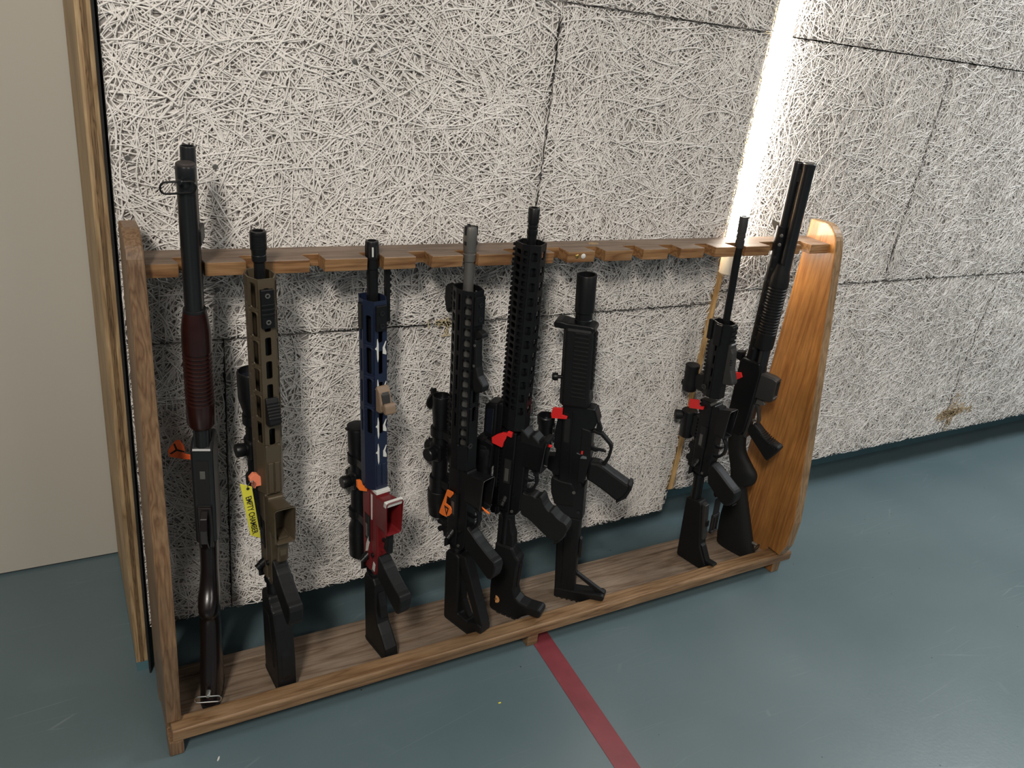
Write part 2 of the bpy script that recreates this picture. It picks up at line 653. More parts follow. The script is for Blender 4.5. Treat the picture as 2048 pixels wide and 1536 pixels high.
# three-ply board that closes the end of the partition
pst = struct(link_mesh('trim_1', box_bm(0.0605, 0.0825, 1.415, 1.83, 0.022, 3.0), M['post'], None, None, 0.001))
link_mesh('painted_foot', box_bm(0.0605, 0.0825, 1.414, 1.83, 0.0, 0.022), M['base'], pst)
link_mesh('dark_middle_ply', box_bm(0.0675, 0.0755, 1.4146, 1.4152, 0.022, 3.0), wood('ply_core', (0.20, 0.125, 0.06), (0.14, 0.08, 0.035), (0.07, 0.04, 0.018), 'Z', 0.8, 5.0), pst)
link_mesh('gap_shade', box_bm(0.0826, 0.0858, 1.400, 1.60, 0.0, 3.0), M['black_gap'], pst)  # black strip put in for the dark gap beside the boards
struct(link_mesh('ceiling', box_bm(-5, 7, -4, 5, 3.0, 3.05), mat('ceiling_white', (0.6, 0.6, 0.58), 0.8)))


def wool_panel(parent, x0, x1, z0, z1, yf, thick, seed, dens=12000, chip=0.0):
    rng = np.random.default_rng(seed)
    g = 0.0008
    x0 += g; x1 -= g; z0 += g; z1 -= g
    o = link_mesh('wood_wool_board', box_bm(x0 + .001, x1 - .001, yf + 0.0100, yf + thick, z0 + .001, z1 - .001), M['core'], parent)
    area_ = (x1 - x0) * (z1 - z0)
    N = int(area_ * dens)
    K = 9
    c = np.stack([rng.uniform(x0, x1, N), rng.uniform(z0, z1, N)], 1)
    # fibres tend to lie in loose sheaves
    ph = rng.uniform(0, 6.28, 4)
    flow = (np.sin(c[:, 0] * 9 + ph[0]) + np.cos(c[:, 1] * 8 + ph[1]) + np.sin((c[:, 0] + c[:, 1]) * 14 + ph[2])) * 0.9
    ang = flow + rng.normal(0, 0.95, N)
    L = np.clip(rng.gamma(4.0, 0.022, N), 0.03, 0.18)
    kap = rng.normal(0, 5.5, N)
    kap2 = rng.normal(0, 35.0, N)
    wd = rng.uniform(0.0013, 0.0027, N) / 2
    f = np.linspace(-0.5, 0.5, K)[None, :]
    s = f * L[:, None]
    a = ang[:, None] + kap[:, None] * s + kap2[:, None] * s * s
    ds = (L / (K - 1))[:, None]
    dx = np.cos(a) * ds
    dz = np.sin(a) * ds
    X = c[:, :1] + np.cumsum(dx, 1) - dx.sum(1, keepdims=True) / 2
    Z = c[:, 1:] + np.cumsum(dz, 1) - dz.sum(1, keepdims=True) / 2
    depth = (0.0085 * rng.uniform(0.0, 1.0, N) ** 0.8)[:, None]
    tilt = rng.normal(0, 0.0018, N)[:, None]
    Y = depth + tilt * (f * 2) + 0.0012 * np.sin(s * 120 + rng.uniform(0, 6, N)[:, None])
    Y = np.clip(Y, 0.0, 0.0092)
    nx, nz = -np.sin(a), np.cos(a)
    V = np.zeros((N, K, 3, 3), np.float32)
    e = 0.0005
    for j, (off, dy) in enumerate(((-1, 0.0011), (0, 0.0), (1, 0.0011))):
        V[:, :, j, 0] = np.clip(X + nx * off * wd[:, None], x0 + e, x1 - e)
        V[:, :, j, 2] = np.clip(Z + nz * off * wd[:, None], z0 + e, z1 - e)
        V[:, :, j, 1] = yf + Y + dy
    V = V.reshape(-1, 3)
    b = (np.arange(N) * K * 3)[:, None, None]
    i = (np.arange(K - 1) * 3)[None, :, None]
    j = np.arange(2)[None, None, :]
    q0 = (b + i + j).reshape(-1)
    F = np.stack([q0, q0 + 1, q0 + 4, q0 + 3], 1).astype(np.int32)
    me = bpy.data.meshes.new('fibre_mat')
    me.vertices.add(len(V))
    me.vertices.foreach_set('co', V.ravel())
    me.loops.add(F.size)
    me.loops.foreach_set('vertex_index', F.ravel())
    me.polygons.add(len(F))
    me.polygons.foreach_set('loop_start', np.arange(0, F.size, 4, dtype=np.int32))
    me.update(calc_edges=True)
    me.materials.append(M['fibre'])
    fo = bpy.data.objects.new('fibre_mat', me)
    fo['kind'] = 'stuff'
    COL.objects.link(fo)
    fo.parent = o
    return o


YL, YR = 1.39, 1.469
XE = 1.406
pl = struct(link_mesh('wall_partition', box_bm(0.09, XE - 0.012, 1.4235, 1.60, 0.135, 3.0), M['beige']))
link_mesh('edge_light_block', box_bm(XE - 0.0115, XE - 0.0015, 1.4235, 1.470, 0.135, 3.0), M['beige'], pl)  # strip added to block lamp light leaking at the board edge
Z0, Z1, Z2, Z3 = 0.1255, 0.735, 1.355, 1.98
seed = 11
for z_ in (Z1, Z2):
    link_mesh('seam_light_block', box_bm(0.09, XE - 0.0005, YL + 0.009, YL + 0.03, z_ - 0.0012, z_ + 0.0012), M['core'], pl)  # added in the seams to keep the lamp from showing through
for (a, b, c, d) in ((0.0885, 0.248, Z0, Z1), (0.248, XE, Z0, Z1), (0.0885, 0.8638, Z1, Z2), (0.8638, XE, Z1, Z2), (0.0885, 0.87, Z2, Z3), (0.87, XE, Z2, Z3)):
    wool_panel(pl, a, b, c, d, YL, 0.033, seed)
    seed += 1
pr_ = struct(link_mesh('wall_right', box_bm(1.51, 7, 1.5025, 1.60, 0.135, 3.0), M['beige']))
XR0 = 1.506
for (a, b, c, d) in ((XR0, 2.77, Z0, Z1), (2.77, 4.0, Z0, Z1), (XR0, 2.169, Z1, Z2), (2.169, 3.40, Z1, Z2), (XR0, 2.80, Z2, Z3), (2.80, 4.0, Z2, Z3)):
    wool_panel(pr_, a, b, c, d, YR, 0.033, seed, 10500)
    seed += 1

# screws driven into the boards
def px_ray(u, v):
    d = RC @ np.array([(u - 1024) / FPX, (v - 768) / FPX, 1.0])
    return d


SCREWS = [(0.2935, 0.716), (0.242, 1.040), (0.113, 1.05), (0.240, 0.83), (0.28, 0.60), (0.47, 1.22)]
for x, z in SCREWS:
    link_mesh('screw_head', lathe_bm([(0, 0.0018), (0.0004, 0.0042), (0.002, 0.0045), (0.0024, 0.0035)], (x, YL + 0.0015, z), (0, -1, 0), 14), M['steel'], pl)
for x, z in ((2.195, 1.085), (2.6, 0.95)):
    link_mesh('screw_head', lathe_bm([(0, 0.002), (0.002, 0.005)], (x, YR + 0.0015, z), (0, -1, 0), 14), M['steel'], pr_)

# brown leak stain on the right boards: stained splinters
bm = bmesh.new()
rr = random.Random(5)
for k in range(90):
    if k < 62:
        cx, cz = 2.80 + rr.gauss(0, 0.045), 0.205 + rr.gauss(0, 0.006)
        cz += (cx - 2.8) * 0.06
    else:
        cx, cz = 2.80 + rr.gauss(0, 0.012), rr.uniform(0.13, 0.28)
    a = rr.uniform(0, 3.14)
    L, w = rr.uniform(0.008, 0.02), 0.0012
    dx, dz = math.cos(a) * L, math.sin(a) * L
    nx, nz = -math.sin(a) * w, math.cos(a) * w
    y = YR - 0.0008
    poly_bm([(cx - dx - nx, cz - dz - nz), (cx + dx - nx, cz + dz - nz), (cx + dx + nx, cz + dz + nz), (cx - dx + nx, cz - dz + nz)], lambda p, q, d: (p, d, q), y, y + 0.0015, bm)
o = link_mesh('leak_stain', bm, M['stain'], pr_)
o['kind'] = 'stuff'
bm = bmesh.new()
for k in range(26):
    cx, cz = 0.683 + rr.gauss(0, 0.018), 0.737 + rr.gauss(0, 0.004)
    if k > 18:
        cx = 0.685; cz = 0.737 - (k - 18) * 0.004
    a = rr.uniform(0, 3.14)
    L, w = rr.uniform(0.004, 0.012), 0.0011
    dx, dz = math.cos(a) * L, math.sin(a) * L
    nx, nz = -math.sin(a) * w, math.cos(a) * w
    y = YL - 0.0012
    poly_bm([(cx - dx - nx, cz - dz - nz), (cx + dx - nx, cz + dz - nz), (cx + dx + nx, cz + dz + nz), (cx - dx + nx, cz - dz + nz)], lambda p, q, d: (p, d, q), y, y + 0.0015, bm)
o = link_mesh('dried_glue', bm, mat('dried_glue', (0.62, 0.52, 0.33), 0.6), pl)
o['kind'] = 'stuff'

# amber wooden post in the recess between the two board fields
tr = struct(link_mesh('trim_2', box_bm(1.395, 1.509, 1.474, 1.60, 0.126, 3.0), M['lamppost'], None, None, 0.002))

# upright tube lamp in the recess
LX = 1.489
lamp = empty('tube_lamp', (LX, 1.446, 0.80))
tag(lamp, 'glaring upright tube lamp in the recess between the wall boards', 'lamp')
def at(parent, bm, name, m, **k):
    """mesh given in world coordinates, parented under an Empty without moving it"""
    bmesh.ops.translate(bm, verts=bm.verts, vec=-Vector(parent.location))
    return link_mesh(name, bm, m, parent, **k)
at(lamp, lathe_bm([(0.845, 0.021), (2.35, 0.021)], (LX, 1.446, 0), 'Z', 32), 'diffuser', M['tube'], smooth=35)
at(lamp, lathe_bm([(0.792, 0.017), (0.796, 0.021), (0.8449, 0.0215)], (LX, 1.446, 0), 'Z', 32), 'end_cap', M['cap'], smooth=35)
at(lamp, box_bm(1.482, 1.496, 1.466, 1.474, 0.86, 2.3), 'mounting_rail', M['cap'])

# ------------------------------------------------------------------ gun rack
YAW = 0.0034
rk = empty('gun_rack', (0.9, 1.27, 0.0))
tag(rk, 'long low wooden gun rack with notched bar and tapered side panels', 'gun rack')


def rb(name, bm, m, **k):
    for v in bm.verts:
        v.co.y += YAW * (v.co.x)
    return at(rk, bm, name, m, **k)


def arc(cx, cy, r, a0, a1, n=6):
    return [(cx + r * math.cos(math.radians(a0 + (a1 - a0) * i / n)), cy + r * math.sin(math.radians(a0 + (a1 - a0) * i / n))) for i in range(n + 1)]


# side profile in (y, z), same for both ends
SIDE = [(1.180, 0.0), (1.180, 0.035), (1.2145, 0.035), (1.2145, 0.0650), (1.172, 0.0650), (1.158, 0.105), (1.156, 0.18), (1.168, 0.27), (1.188, 0.40), (1.215, 0.56), (1.238, 0.69), (1.257, 0.80), (1.272, 0.89)]
SIDE += arc(1.330, 0.903, 0.053, 170, 95, 7)
SIDE += [(1.371, 0.954), (1.371, 0.045), (1.345, 0.045), (1.345, 0.0), (1.315, 0.0), (1.315, 0.03), (1.215, 0.03), (1.215, 0.0)]
SIDEL = [(1.1705, 0.0), (1.1705, 0.035), (1.2095, 0.035), (1.2095, 0.0640), (1.190, 0.0640), (1.180, 0.25), (1.190, 0.42), (1.262, 0.905)] + arc(1.318, 0.907, 0.055, 172, 96, 7) + [(1.362, 0.960), (1.365, 0.045), (1.345, 0.045), (1.345, 0.0), (1.315, 0.0), (1.315, 0.03), (1.215, 0.03), (1.215, 0.0)]
YZ = lambda p, q, d: (d, p, q)
rb('side_panel', poly_bm(SIDEL, YZ, 0.0905, 0.1165), M['pineZ'], bevel=0.003)
rb('side_panel', poly_bm([(y - 0.0057, z) for y, z in SIDE], YZ, 1.655, 1.684), [M['honey'], M['edge']], bevel=0.003)
for p in COL.objects['side_panel.001'].data.polygons:
    p.material_index = 0 if abs(p.normal.x) > 0.5 else 1
# paint-worn lip along the front, its top edge rounded
LIP = [(1.169, 0.036), (1.169, 0.058), (1.172, 0.062), (1.205, 0.0615), (1.208, 0.058), (1.208, 0.036)]
rb('front_lip', poly_bm(LIP, YZ, 0.0975, 1.712), M['pine'], bevel=0.002)
rb('base_board', box_bm(0.1165, 1.655, 1.2085, 1.322, 0.020, 0.038), M['worn'], bevel=0.001)
rb('rear_strip', box_bm(0.1165, 1.655, 1.3225, 1.350, 0.022, 0.044), M['worn'], bevel=0.0015)
rb('end_strip', box_bm(1.632, 1.6545, 1.209, 1.322, 0.0382, 0.044), M['worn'], bevel=0.001)
rb('foot', box_bm(0.862, 0.890, 1.175, 1.30, 0.0, 0.036), M['pine'], bevel=0.002)

# notched barrel bar
NOTCH = [(0.166, 0.204), (0.268, 0.297), (0.3716, 0.3972), (0.473, 0.503), (0.5637, 0.595), (0.658, 0.690), (0.762, 0.793), (0.8568, 0.8897), (0.955, 0.981),
         (1.051, 1.080), (1.1475, 1.182), (1.249, 1.283), (1.343, 1.3743), (1.452, 1.528), (1.555, 1.590)]
pts = [(0.1167, 1.2885)]
for a, b in NOTCH:
    d = 1.2885 + 0.034
    pts += [(a, 1.2885), (a - 0.001, 1.300), (a - 0.006, d - 0.003), (a - 0.003, d), (b - 0.002, d), (b, 1.2885)]
pts += [(1.6548, 1.2885), (1.6548, 1.368), (0.1167, 1.364)]
bar = rb('notched_bar', poly_bm(pts, lambda p, q, d: (p, q, d), 0.8875, 0.910), [M['bartop'], M['barfront']], bevel=0.0012)
for p in bar.data.polygons:
    p.material_index = 0 if abs(p.normal.z) > 0.5 else 1
for x, m_, r in ((0.9115, M['gold'], 0.0042), (0.9265, M['white'], 0.0052)):
    bmt = lathe_bm([(0, r), (0.0012, r), (0.0022, r * 0.7)], (x, 1.2885 + YAW * x, 0.9005), (0, -1, 0), 18)
    at(rk, bmt, 'round_tack', m_, smooth=40)['label'] = 'brass tack' if m_ is M['gold'] else 'white tack'
bmt = lathe_bm([(0, 0.010), (0.0006, 0.010)], (0.985, 1.345, 0.9101), 'Z', 20, 1.3, 0.7)
at(rk, bmt, 'wood_plug', M['post'])

# ------------------------------------------------------------------ firearm parts shared by several things
def scope(g, s0, s1, tc, rt, robj, rocu, turret_s, mat_='black', objlen=0.05, oculen=0.06, w=0.0, mount=(None, None), side='X', knob=0.013, name='scope'):
    """telescopic sight: tube with bells, turrets and lens, on ring mounts reaching down to the rail"""
    p = [(s0, rocu * 0.92), (s0 + 0.003, rocu), (s0 + oculen * 0.55, rocu), (s0 + oculen * 0.6, rocu * 0.96), (s0 + oculen * 0.66, rocu), (s0 + oculen * 0.8, rocu), (s0 + oculen, rt),
         (s1 - objlen * 1.7, rt), (s1 - objlen, robj * 0.98), (s1 - objlen * 0.9, robj), (s1 - 0.002, robj), (s1, robj * 0.95), (s1 + 0.0001, robj * 0.88), (s1 - 0.012, robj * 0.86)]
    body = g.cyl(name, p, M[mat_], (w, tc))
    g.cyl('lens', [(s1 - 0.0118, robj * 0.85), (s1 - 0.0115, robj * 0.5), (s1 - 0.0113, 0.001)], M['glass'], (w, tc), parent=body)
    kn = [(0, rt), (0.017, rt * 0.95), (0.018, knob), (0.020, knob), (0.0205, knob * 0.93), (0.023, knob), (0.036, knob), (0.038, knob * 0.9)]
    for ax, d in (((1, 0, 0), 1), ((0, -1, 0), 1), ((-1, 0, 0), 1)):
        k2 = kn if ax != (-1, 0, 0) else kn[:6] + [(0.028, knob * 0.9)]
        g.add('turret_knob', lathe_bm(k2, (w, tc, turret_s), ax, 26), M[mat_], body, 35)
    # saddle block
    g.prof('turret_saddle', [(turret_s - 0.02, tc - rt * 0.9), (turret_s + 0.02, tc - rt * 0.9), (turret_s + 0.024, tc), (turret_s + 0.018, tc + rt), (turret_s - 0.018, tc + rt), (turret_s - 0.024, tc)], rt * 1.05, M[mat_], 0.004, body)
    for m in mount:
        if m is None:
            continue
        o = g.cyl('mount_ring', [(m - 0.009, rt + 0.0005), (m - 0.009, rt + 0.005), (m + 0.009, rt + 0.005), (m + 0.009, rt + 0.0005)], M[mat_], (w, tc))
        g.prof('mount_base', [(m - 0.008, tc + rt), (m + 0.008, tc + rt), (m + 0.011, -0.024), (m - 0.011, -0.024)], 0.013, M[mat_], 0.001, o)
    return body


def ar_lower(g, r, ml, mu=None, magcol=None, flare=0.0015, depth=0.072, closed=False):
    """receiver pair with magazine well, guard, trigger; r = s of the receiver's rear face"""
    mu = mu or ml
    S = lambda p: [(r + a, b) for a, b in p]
    up = g.prof('upper_receiver', S([(0.0, 0.010), (0.0, -0.014), (0.006, -0.020), (0.198, -0.020), (0.203, -0.016), (0.203, 0.012)]), 0.0165, mu, 0.003)
    g.prof('top_rail', [(s, t) for s, t in rail_pts(r + 0.004, r + 0.200, -0.0195, 0.0085)], 0.0105, mu, 0, up)
    g.add('forward_assist', lathe_bm([(0, 0.008), (0.012, 0.008), (0.013, 0.0065), (0.022, 0.0065)], (0.012, -0.004, r + 0.035), (0.8, 0, -0.6), 20), M['black'], up, 35)
    g.prof('ejection_port', S([(0.075, -0.010), (0.135, -0.010), (0.135, 0.006), (0.075, 0.006)]), 0.0171, M['black_gap'], 0, up, 0.0160)
    g.add('bolt_carrier', box_bm(0.0160, 0.0174, -0.008, 0.001, r + 0.080, r + 0.112), M['steel'], up, None, 0.001)
    g.add('dust_cover', box_bm(0.0165, 0.0185, 0.0065, 0.0125, r + 0.075, r + 0.136), M['black'], up, None, 0.0008)
    ch = g.prof('charging_handle', S([(-0.013, -0.0215), (0.010, -0.0215), (0.012, -0.012), (-0.006, -0.012)]), 0.023, M['black'], 0.002)
    lo = g.prof('lower_receiver', S([(0.0, 0.0105), (0.190, 0.0105), (0.198, 0.016), (0.199, 0.034), (0.190, 0.036), (0.055, 0.036), (0.012, 0.034), (-0.002, 0.026), (-0.004, 0.014)]), 0.0145, ml, 0.0025)
    # magazine well: hollow rectangular funnel
    a0, a1 = r + 0.124, r + 0.190
    b0, b1 = r + 0.128, r + 0.202
    bm = bmesh.new()
    rings = []
    for (s_a, s_b, t, hw) in ((a0, a1 + 0.004, 0.030, 0.0145), (b0 - 0.003, b1, depth - 0.008, 0.0155), (b0 - 0.006, b1 + 0.002, depth, 0.0155 + flare)):
        rings.append([bm.verts.new((x, t + (0.004 * (y - (s_a + s_b) / 2) / 0.04), y)) for x, y in rrect(hw, (s_b - s_a) / 2, 0.005, 3, 0, (s_a + s_b) / 2)])
    for (s_a, s_b, t, hw) in ((b0 - 0.002, b1 - 0.002, depth + 0.0005, 0.0128 + flare), (b0 + 0.001, b1 - 0.006, depth - 0.012, 0.0118), (a0 + 0.006, a1 - 0.004, 0.0, 0.0112)):
        rings.append([bm.verts.new((x, t, y)) for x, y in rrect(hw, (s_b - s_a) / 2, 0.004, 3, 0, (s_a + s_b) / 2)])
    for A, B in zip(rings, rings[1:]):
        for i in range(len(A)):
            j = (i + 1) % len(A)
            bm.faces.new((A[i], A[j], B[j], B[i]))
    bm.faces.new(rings[-1])
    g.add('magazine_well', bm, magcol or ml, lo, 40)
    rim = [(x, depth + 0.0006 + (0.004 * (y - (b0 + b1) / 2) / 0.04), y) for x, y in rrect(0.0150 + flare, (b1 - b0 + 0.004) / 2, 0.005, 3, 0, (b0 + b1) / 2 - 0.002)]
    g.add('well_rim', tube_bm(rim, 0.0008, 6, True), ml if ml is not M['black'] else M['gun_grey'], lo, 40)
    # trigger guard and trigger
    gp = [(0, 0.032, r + 0.128), (0, 0.050, r + 0.122), (0, 0.060, r + 0.108), (0, 0.062, r + 0.092), (0, 0.056, r + 0.074), (0, 0.044, r + 0.064), (0, 0.034, r + 0.060)]
    bmx = poly_bm([(r + 0.128, 0.032), (r + 0.124, 0.052), (r + 0.108, 0.0625), (r + 0.090, 0.0645), (r + 0.072, 0.059), (r + 0.058, 0.045), (r + 0.060, 0.034), (r + 0.065, 0.034), (r + 0.066, 0.043), (r + 0.076, 0.054), (r + 0.090, 0.0595), (r + 0.106, 0.0575), (r + 0.119, 0.049), (r + 0.122, 0.034)], ST, -0.006, 0.006)
    g.add('trigger_guard', bmx, ml, lo, None, 0.001)
    g.add('trigger', poly_bm([(r + 0.084, 0.034), (r + 0.093, 0.034), (r + 0.091, 0.044), (r + 0.095, 0.054), (r + 0.092, 0.055), (r + 0.086, 0.046)], ST, -0.003, 0.003), M['black'], lo, None, 0.0007)
    g.add('fire_selector', lathe_bm([(0, 0.005), (0.003, 0.005)], (0.0145, 0.018, r + 0.045), (1, 0, 0), 16), M['black'], lo, 35)
    g.add('takedown_pin', lathe_bm([(0, 0.0035), (0.0015, 0.0035)], (0.0145, 0.016, r + 0.006), (1, 0, 0), 14), M['steel'], lo, 35)
    g.add('front_pivot_pin', lathe_bm([(-0.016, 0.0045), (0.016, 0.0045)], (0, 0.018, r + 0.196), (1, 0, 0), 14), ml, lo, 35)
    return lo, up


def ar_grip(g, r, m, pts=None, w=0.0135, ribs=0, name='pistol_grip'):
    pts = pts or [(0.066, 0.033), (0.056, 0.048), (0.052, 0.056), (0.044, 0.066), (0.022, 0.108), (0.016, 0.128), (-0.018, 0.124), (-0.036, 0.112), (-0.030, 0.098), (-0.004, 0.056), (0.004, 0.040), (0.004, 0.033)]
    o = g.prof(name, soft([(r + a, b) for a, b in pts], 1), w, m, 0.006)
    o.modifiers['bevel'].segments = 3
    return o


def buffer(g, r, s_low, m=None, rad=0.0146):
    g.cyl('buffer_tube', [(s_low, rad), (r - 0.012, rad), (r - 0.012, rad + 0.0035), (r - 0.006, rad + 0.0035), (r - 0.006, rad), (r + 0.002, rad)], m or M['black'])


def carbine_stock(g, top, toe, m, w=0.016, strap=False):
    """open triangular telescoping stock, butt at s=0"""
    st_ = g.prof('stock', [(-0.001, -0.018), (0.004, -0.0225), (top - 0.01, -0.0225), (top, -0.017), (top + 0.002, 0.010), (top - 0.004, 0.020), (0.032, 0.022), (0.030, toe * 0.55), (0.044, toe - 0.012), (0.042, toe), (0.0225, toe), (0.0205, toe - 0.016), (-0.002, toe - 0.026)], w, m, 0.004)
    g.prof('rear_strut', [(top + 0.004, 0.018), (top + 0.006, 0.036), (0.050, toe), (0.034, toe), (0.034, toe - 0.014), (0.045, toe - 0.022), (top - 0.02, 0.019)], w * 0.8, m, 0.003, st_)
    g.prof('adjustment_lever', [(top - 0.045, 0.021), (top + 0.004, 0.026), (top - 0.004, 0.038), (top - 0.055, 0.052), (top - 0.06, 0.040)], w * 0.55, m, 0.002, st_)
    g.prof('inner_web', [(top - 0.07, 0.021), (0.060, 0.021), (0.034, 0.040), (0.036, 0.052), (0.075, 0.030)], 0.006, m, 0.001, st_)
    g.prof('butt_pad', [(-0.002, -0.016), (0.004, -0.0215), (0.004, toe - 0.024), (-0.003, toe - 0.028)], w + 0.0006, M['rubber'], 0.001, st_)
    return st_


def mrail(g, name, w0, w1, t0, t1, s0, s1, m, parent=None, ribs=4):
    o = g.add(name, box_bm(w0, w1, t0, t1, s0, s1), m, parent, None, 0.001)
    return o


def flag_obj(name, g, bm, m, label, cat='chamber flag', bevel=0.0006):
    """separate thing, built in the frame of the gun it is pushed into but with its own base point"""
    vs = [v.co.copy() for v in bm.verts]
    lo = min(vs, key=lambda v: v.z)
    off = Vector(((min(v.x for v in vs) + max(v.x for v in vs)) / 2, (min(v.y for v in vs) + max(v.y for v in vs)) / 2, lo.z))
    bmesh.ops.translate(bm, verts=bm.verts, vec=-off)
    o = link_mesh(name, bm, m, None, None, bevel, g.M @ Matrix.Translation(off))
    tag(o, label, cat, 'chamber flags')
    return o, off


# ================================================================== shotgun with dark red fore-end (first from left)
g = Gun('pump_shotgun', (0.209, 1.346, 0.0405), (0.1915, 1.3015, 0.863), -17, 'pump shotgun with ribbed dark red wooden fore-end, beside the left side panel', 'shotgun')
g.cyl('barrel', [(0.44, 0.0135), (0.60, 0.012), (1.048, 0.0112), (1.050, 0.0105), (1.0501, 0.0090), (1.03, 0.0088)], M['blued'])
mt = g.cyl('magazine_tube', [(0.52, 0.0142), (1.006, 0.0142), (1.007, 0.0148), (1.026, 0.0148), (1.029, 0.0135)], M['blued'], (0, 0.0285))
g.cyl('end_cap', [(1.0285, 0.0138), (1.031, 0.0138), (1.033, 0.012)], mat('dull_brown_cap', (0.03, 0.022, 0.02), 0.6), (0, 0.0285), parent=mt)
g.add('barrel_band', box_bm(-0.0165, 0.005, -0.012, 0.030, 0.905, 0.932), M['black'], None, None, 0.003)
sw_pts = [(p + 0.009, 0.052, q) for p, q in rrect(0.0245, 0.0085, 0.008, 4, 0, 1.001)]
sl = g.add('sling_loop', tube_bm([(x, 0.047 + 0.0 * x, z - 0.12 * x) for x, y, z in sw_pts], 0.0016, 8, True), M['black'], None, 40)
g.add('loop_stud', lathe_bm([(0, 0.0045), (0.007, 0.0045), (0.009, 0.003)], (0.006, 0.0415, 1.008), (0, 1, 0), 14), M['blued'], sl, 35)
fp = [(0.583, 0.0150), (0.585, 0.0205), (0.592, 0.0238), (0.630, 0.0240)]
s = 0.632
while s < 0.728:
    fp += [(s, 0.0240), (s + 0.0020, 0.0214), (s + 0.0045, 0.0212), (s + 0.0065, 0.0240)]
    s += 0.0074
fp += [(0.735, 0.0240), (0.765, 0.0232), (0.785, 0.0205), (0.796, 0.0185), (0.797, 0.0165)]
fo = g.cyl('fore_end', fp, M['walnut'], (0.0, 0.0235), sx=0.98, sy=1.12, n=40, label='dark red ribbed wooden fore-end')
g.cyl('fore_end_nut', [(0.7965, 0.0178), (0.801, 0.0178), (0.802, 0.0165)], M['blued'], (0.0, 0.0235), parent=fo, sy=1.12)
rc = g.prof('receiver', [(0.345, -0.016), (0.352, -0.022), (0.548, -0.0175), (0.556, -0.012), (0.556, 0.030), (0.545, 0.046), (0.505, 0.047), (0.35, 0.047), (0.340, 0.040)], 0.0185, M['blued'], 0.004)
g.prof('loading_port', [(0.435, 0.0465), (0.525, 0.0465), (0.525, 0.0478), (0.435, 0.0478)], 0.0105, M['black_gap'], 0, rc)
g.add('shell_lifter', box_bm(-0.0045, 0.0045, 0.0470, 0.0485, 0.488, 0.504), M['steel'], rc, None, 0.0005)
g.add('action_bar', box_bm(0.009, 0.012, 0.034, 0.040, 0.545, 0.60), M['blued'], rc)
g.add('action_bar', box_bm(-0.012, -0.009, 0.034, 0.040, 0.545, 0.60), M['blued'], rc)
tp = g.prof('trigger_plate', [(0.335, 0.044), (0.430, 0.046), (0.428, 0.054), (0.338, 0.052)], 0.0125, M['gloss'], 0.002)
g.add('trigger_guard', poly_bm([(0.425, 0.050), (0.415, 0.068), (0.395, 0.076), (0.365, 0.074), (0.345, 0.062), (0.335, 0.050), (0.341, 0.050), (0.349, 0.059), (0.367, 0.069), (0.394, 0.071), (0.411, 0.064), (0.418, 0.050)], ST, -0.006, 0.006), M['gloss'], tp, None, 0.001)
g.add('trigger', poly_bm([(0.375, 0.052), (0.384, 0.052), (0.381, 0.060), (0.384, 0.068), (0.380, 0.068), (0.375, 0.060)], ST, -0.003, 0.003), M['steel'], tp, None, 0.0007)
sk = g.add('stock', loft_bm([(0.346, -0.010, 0.046, 0.0170), (0.310, -0.006, 0.050, 0.0165), (0.280, 0.001, 0.057, 0.0160), (0.255, 0.011, 0.070, 0.0170), (0.235, 0.018, 0.088, 0.0190), (0.222, 0.021, 0.096, 0.0195), (0.208, 0.023, 0.095, 0.0190), (0.190, 0.025, 0.089, 0.0182), (0.150, 0.028, 0.098, 0.0188), (0.090, 0.031, 0.117, 0.0200), (0.040, 0.033, 0.129, 0.0205), (0.0195, 0.034, 0.136, 0.0205)]), M['gloss'], None, 50)
g.add('butt_pad', loft_bm([(0.0193, 0.033, 0.137, 0.0210), (0.0115, 0.033, 0.138, 0.0210), (0.0070, 0.035, 0.136, 0.0200)]), M['rubber'], sk, 50)
bmq = tube_bm([(x, 0.142 - 0.25 * 0, z) for x, z in rrect(0.0235, 0.0075, 0.006, 4, 0.0, 0.048)], 0.0014, 8, True)
bq = g.add('sling_loop', bmq, M['chrome'], sk, 40, label='bright wire sling loop')
g.add('loop_stud', lathe_bm([(0, 0.005), (0.011, 0.0045), (0.013, 0.003)], (0, 0.130, 0.055), (0, 1, 0), 14), M['steel'], sk, 35)
# its flag
fl_pts = [(0.062, 0.5176), (0.057, 0.5271), (0.0486, 0.5377), (0.0412, 0.5391), (0.0353, 0.5283), (0.0338, 0.5192), (0.0345, 0.5105), (0.027, 0.5085), (0.010, 0.506), (0.010, 0.497), (0.029, 0.499), (0.041, 0.5004), (0.061, 0.505)]
f1, off = flag_obj('chamber_flag', g, poly_bm(fl_pts, WS, 0.000, 0.003), M['dorange'], 'deep orange chamber flag with black three-armed mark, on the leftmost shotgun')
bm = bmesh.new()
cx, cz = 0.0475, 0.5195
for a in (75, 195, 320):
    ca, sa = math.cos(math.radians(a)), math.sin(math.radians(a))
    P = [(0, -0.0016), (0.013, -0.0011), (0.0135, 0.0018), (0, 0.0018)]
    poly_bm([(cx + p * ca - q * sa, cz + p * sa + q * ca) for p, q in P], WS, 0.00305, 0.0036, bm)
bmesh.ops.translate(bm, verts=bm.verts, vec=-off)
link_mesh('printed_mark', bm, M['ink'], f1)

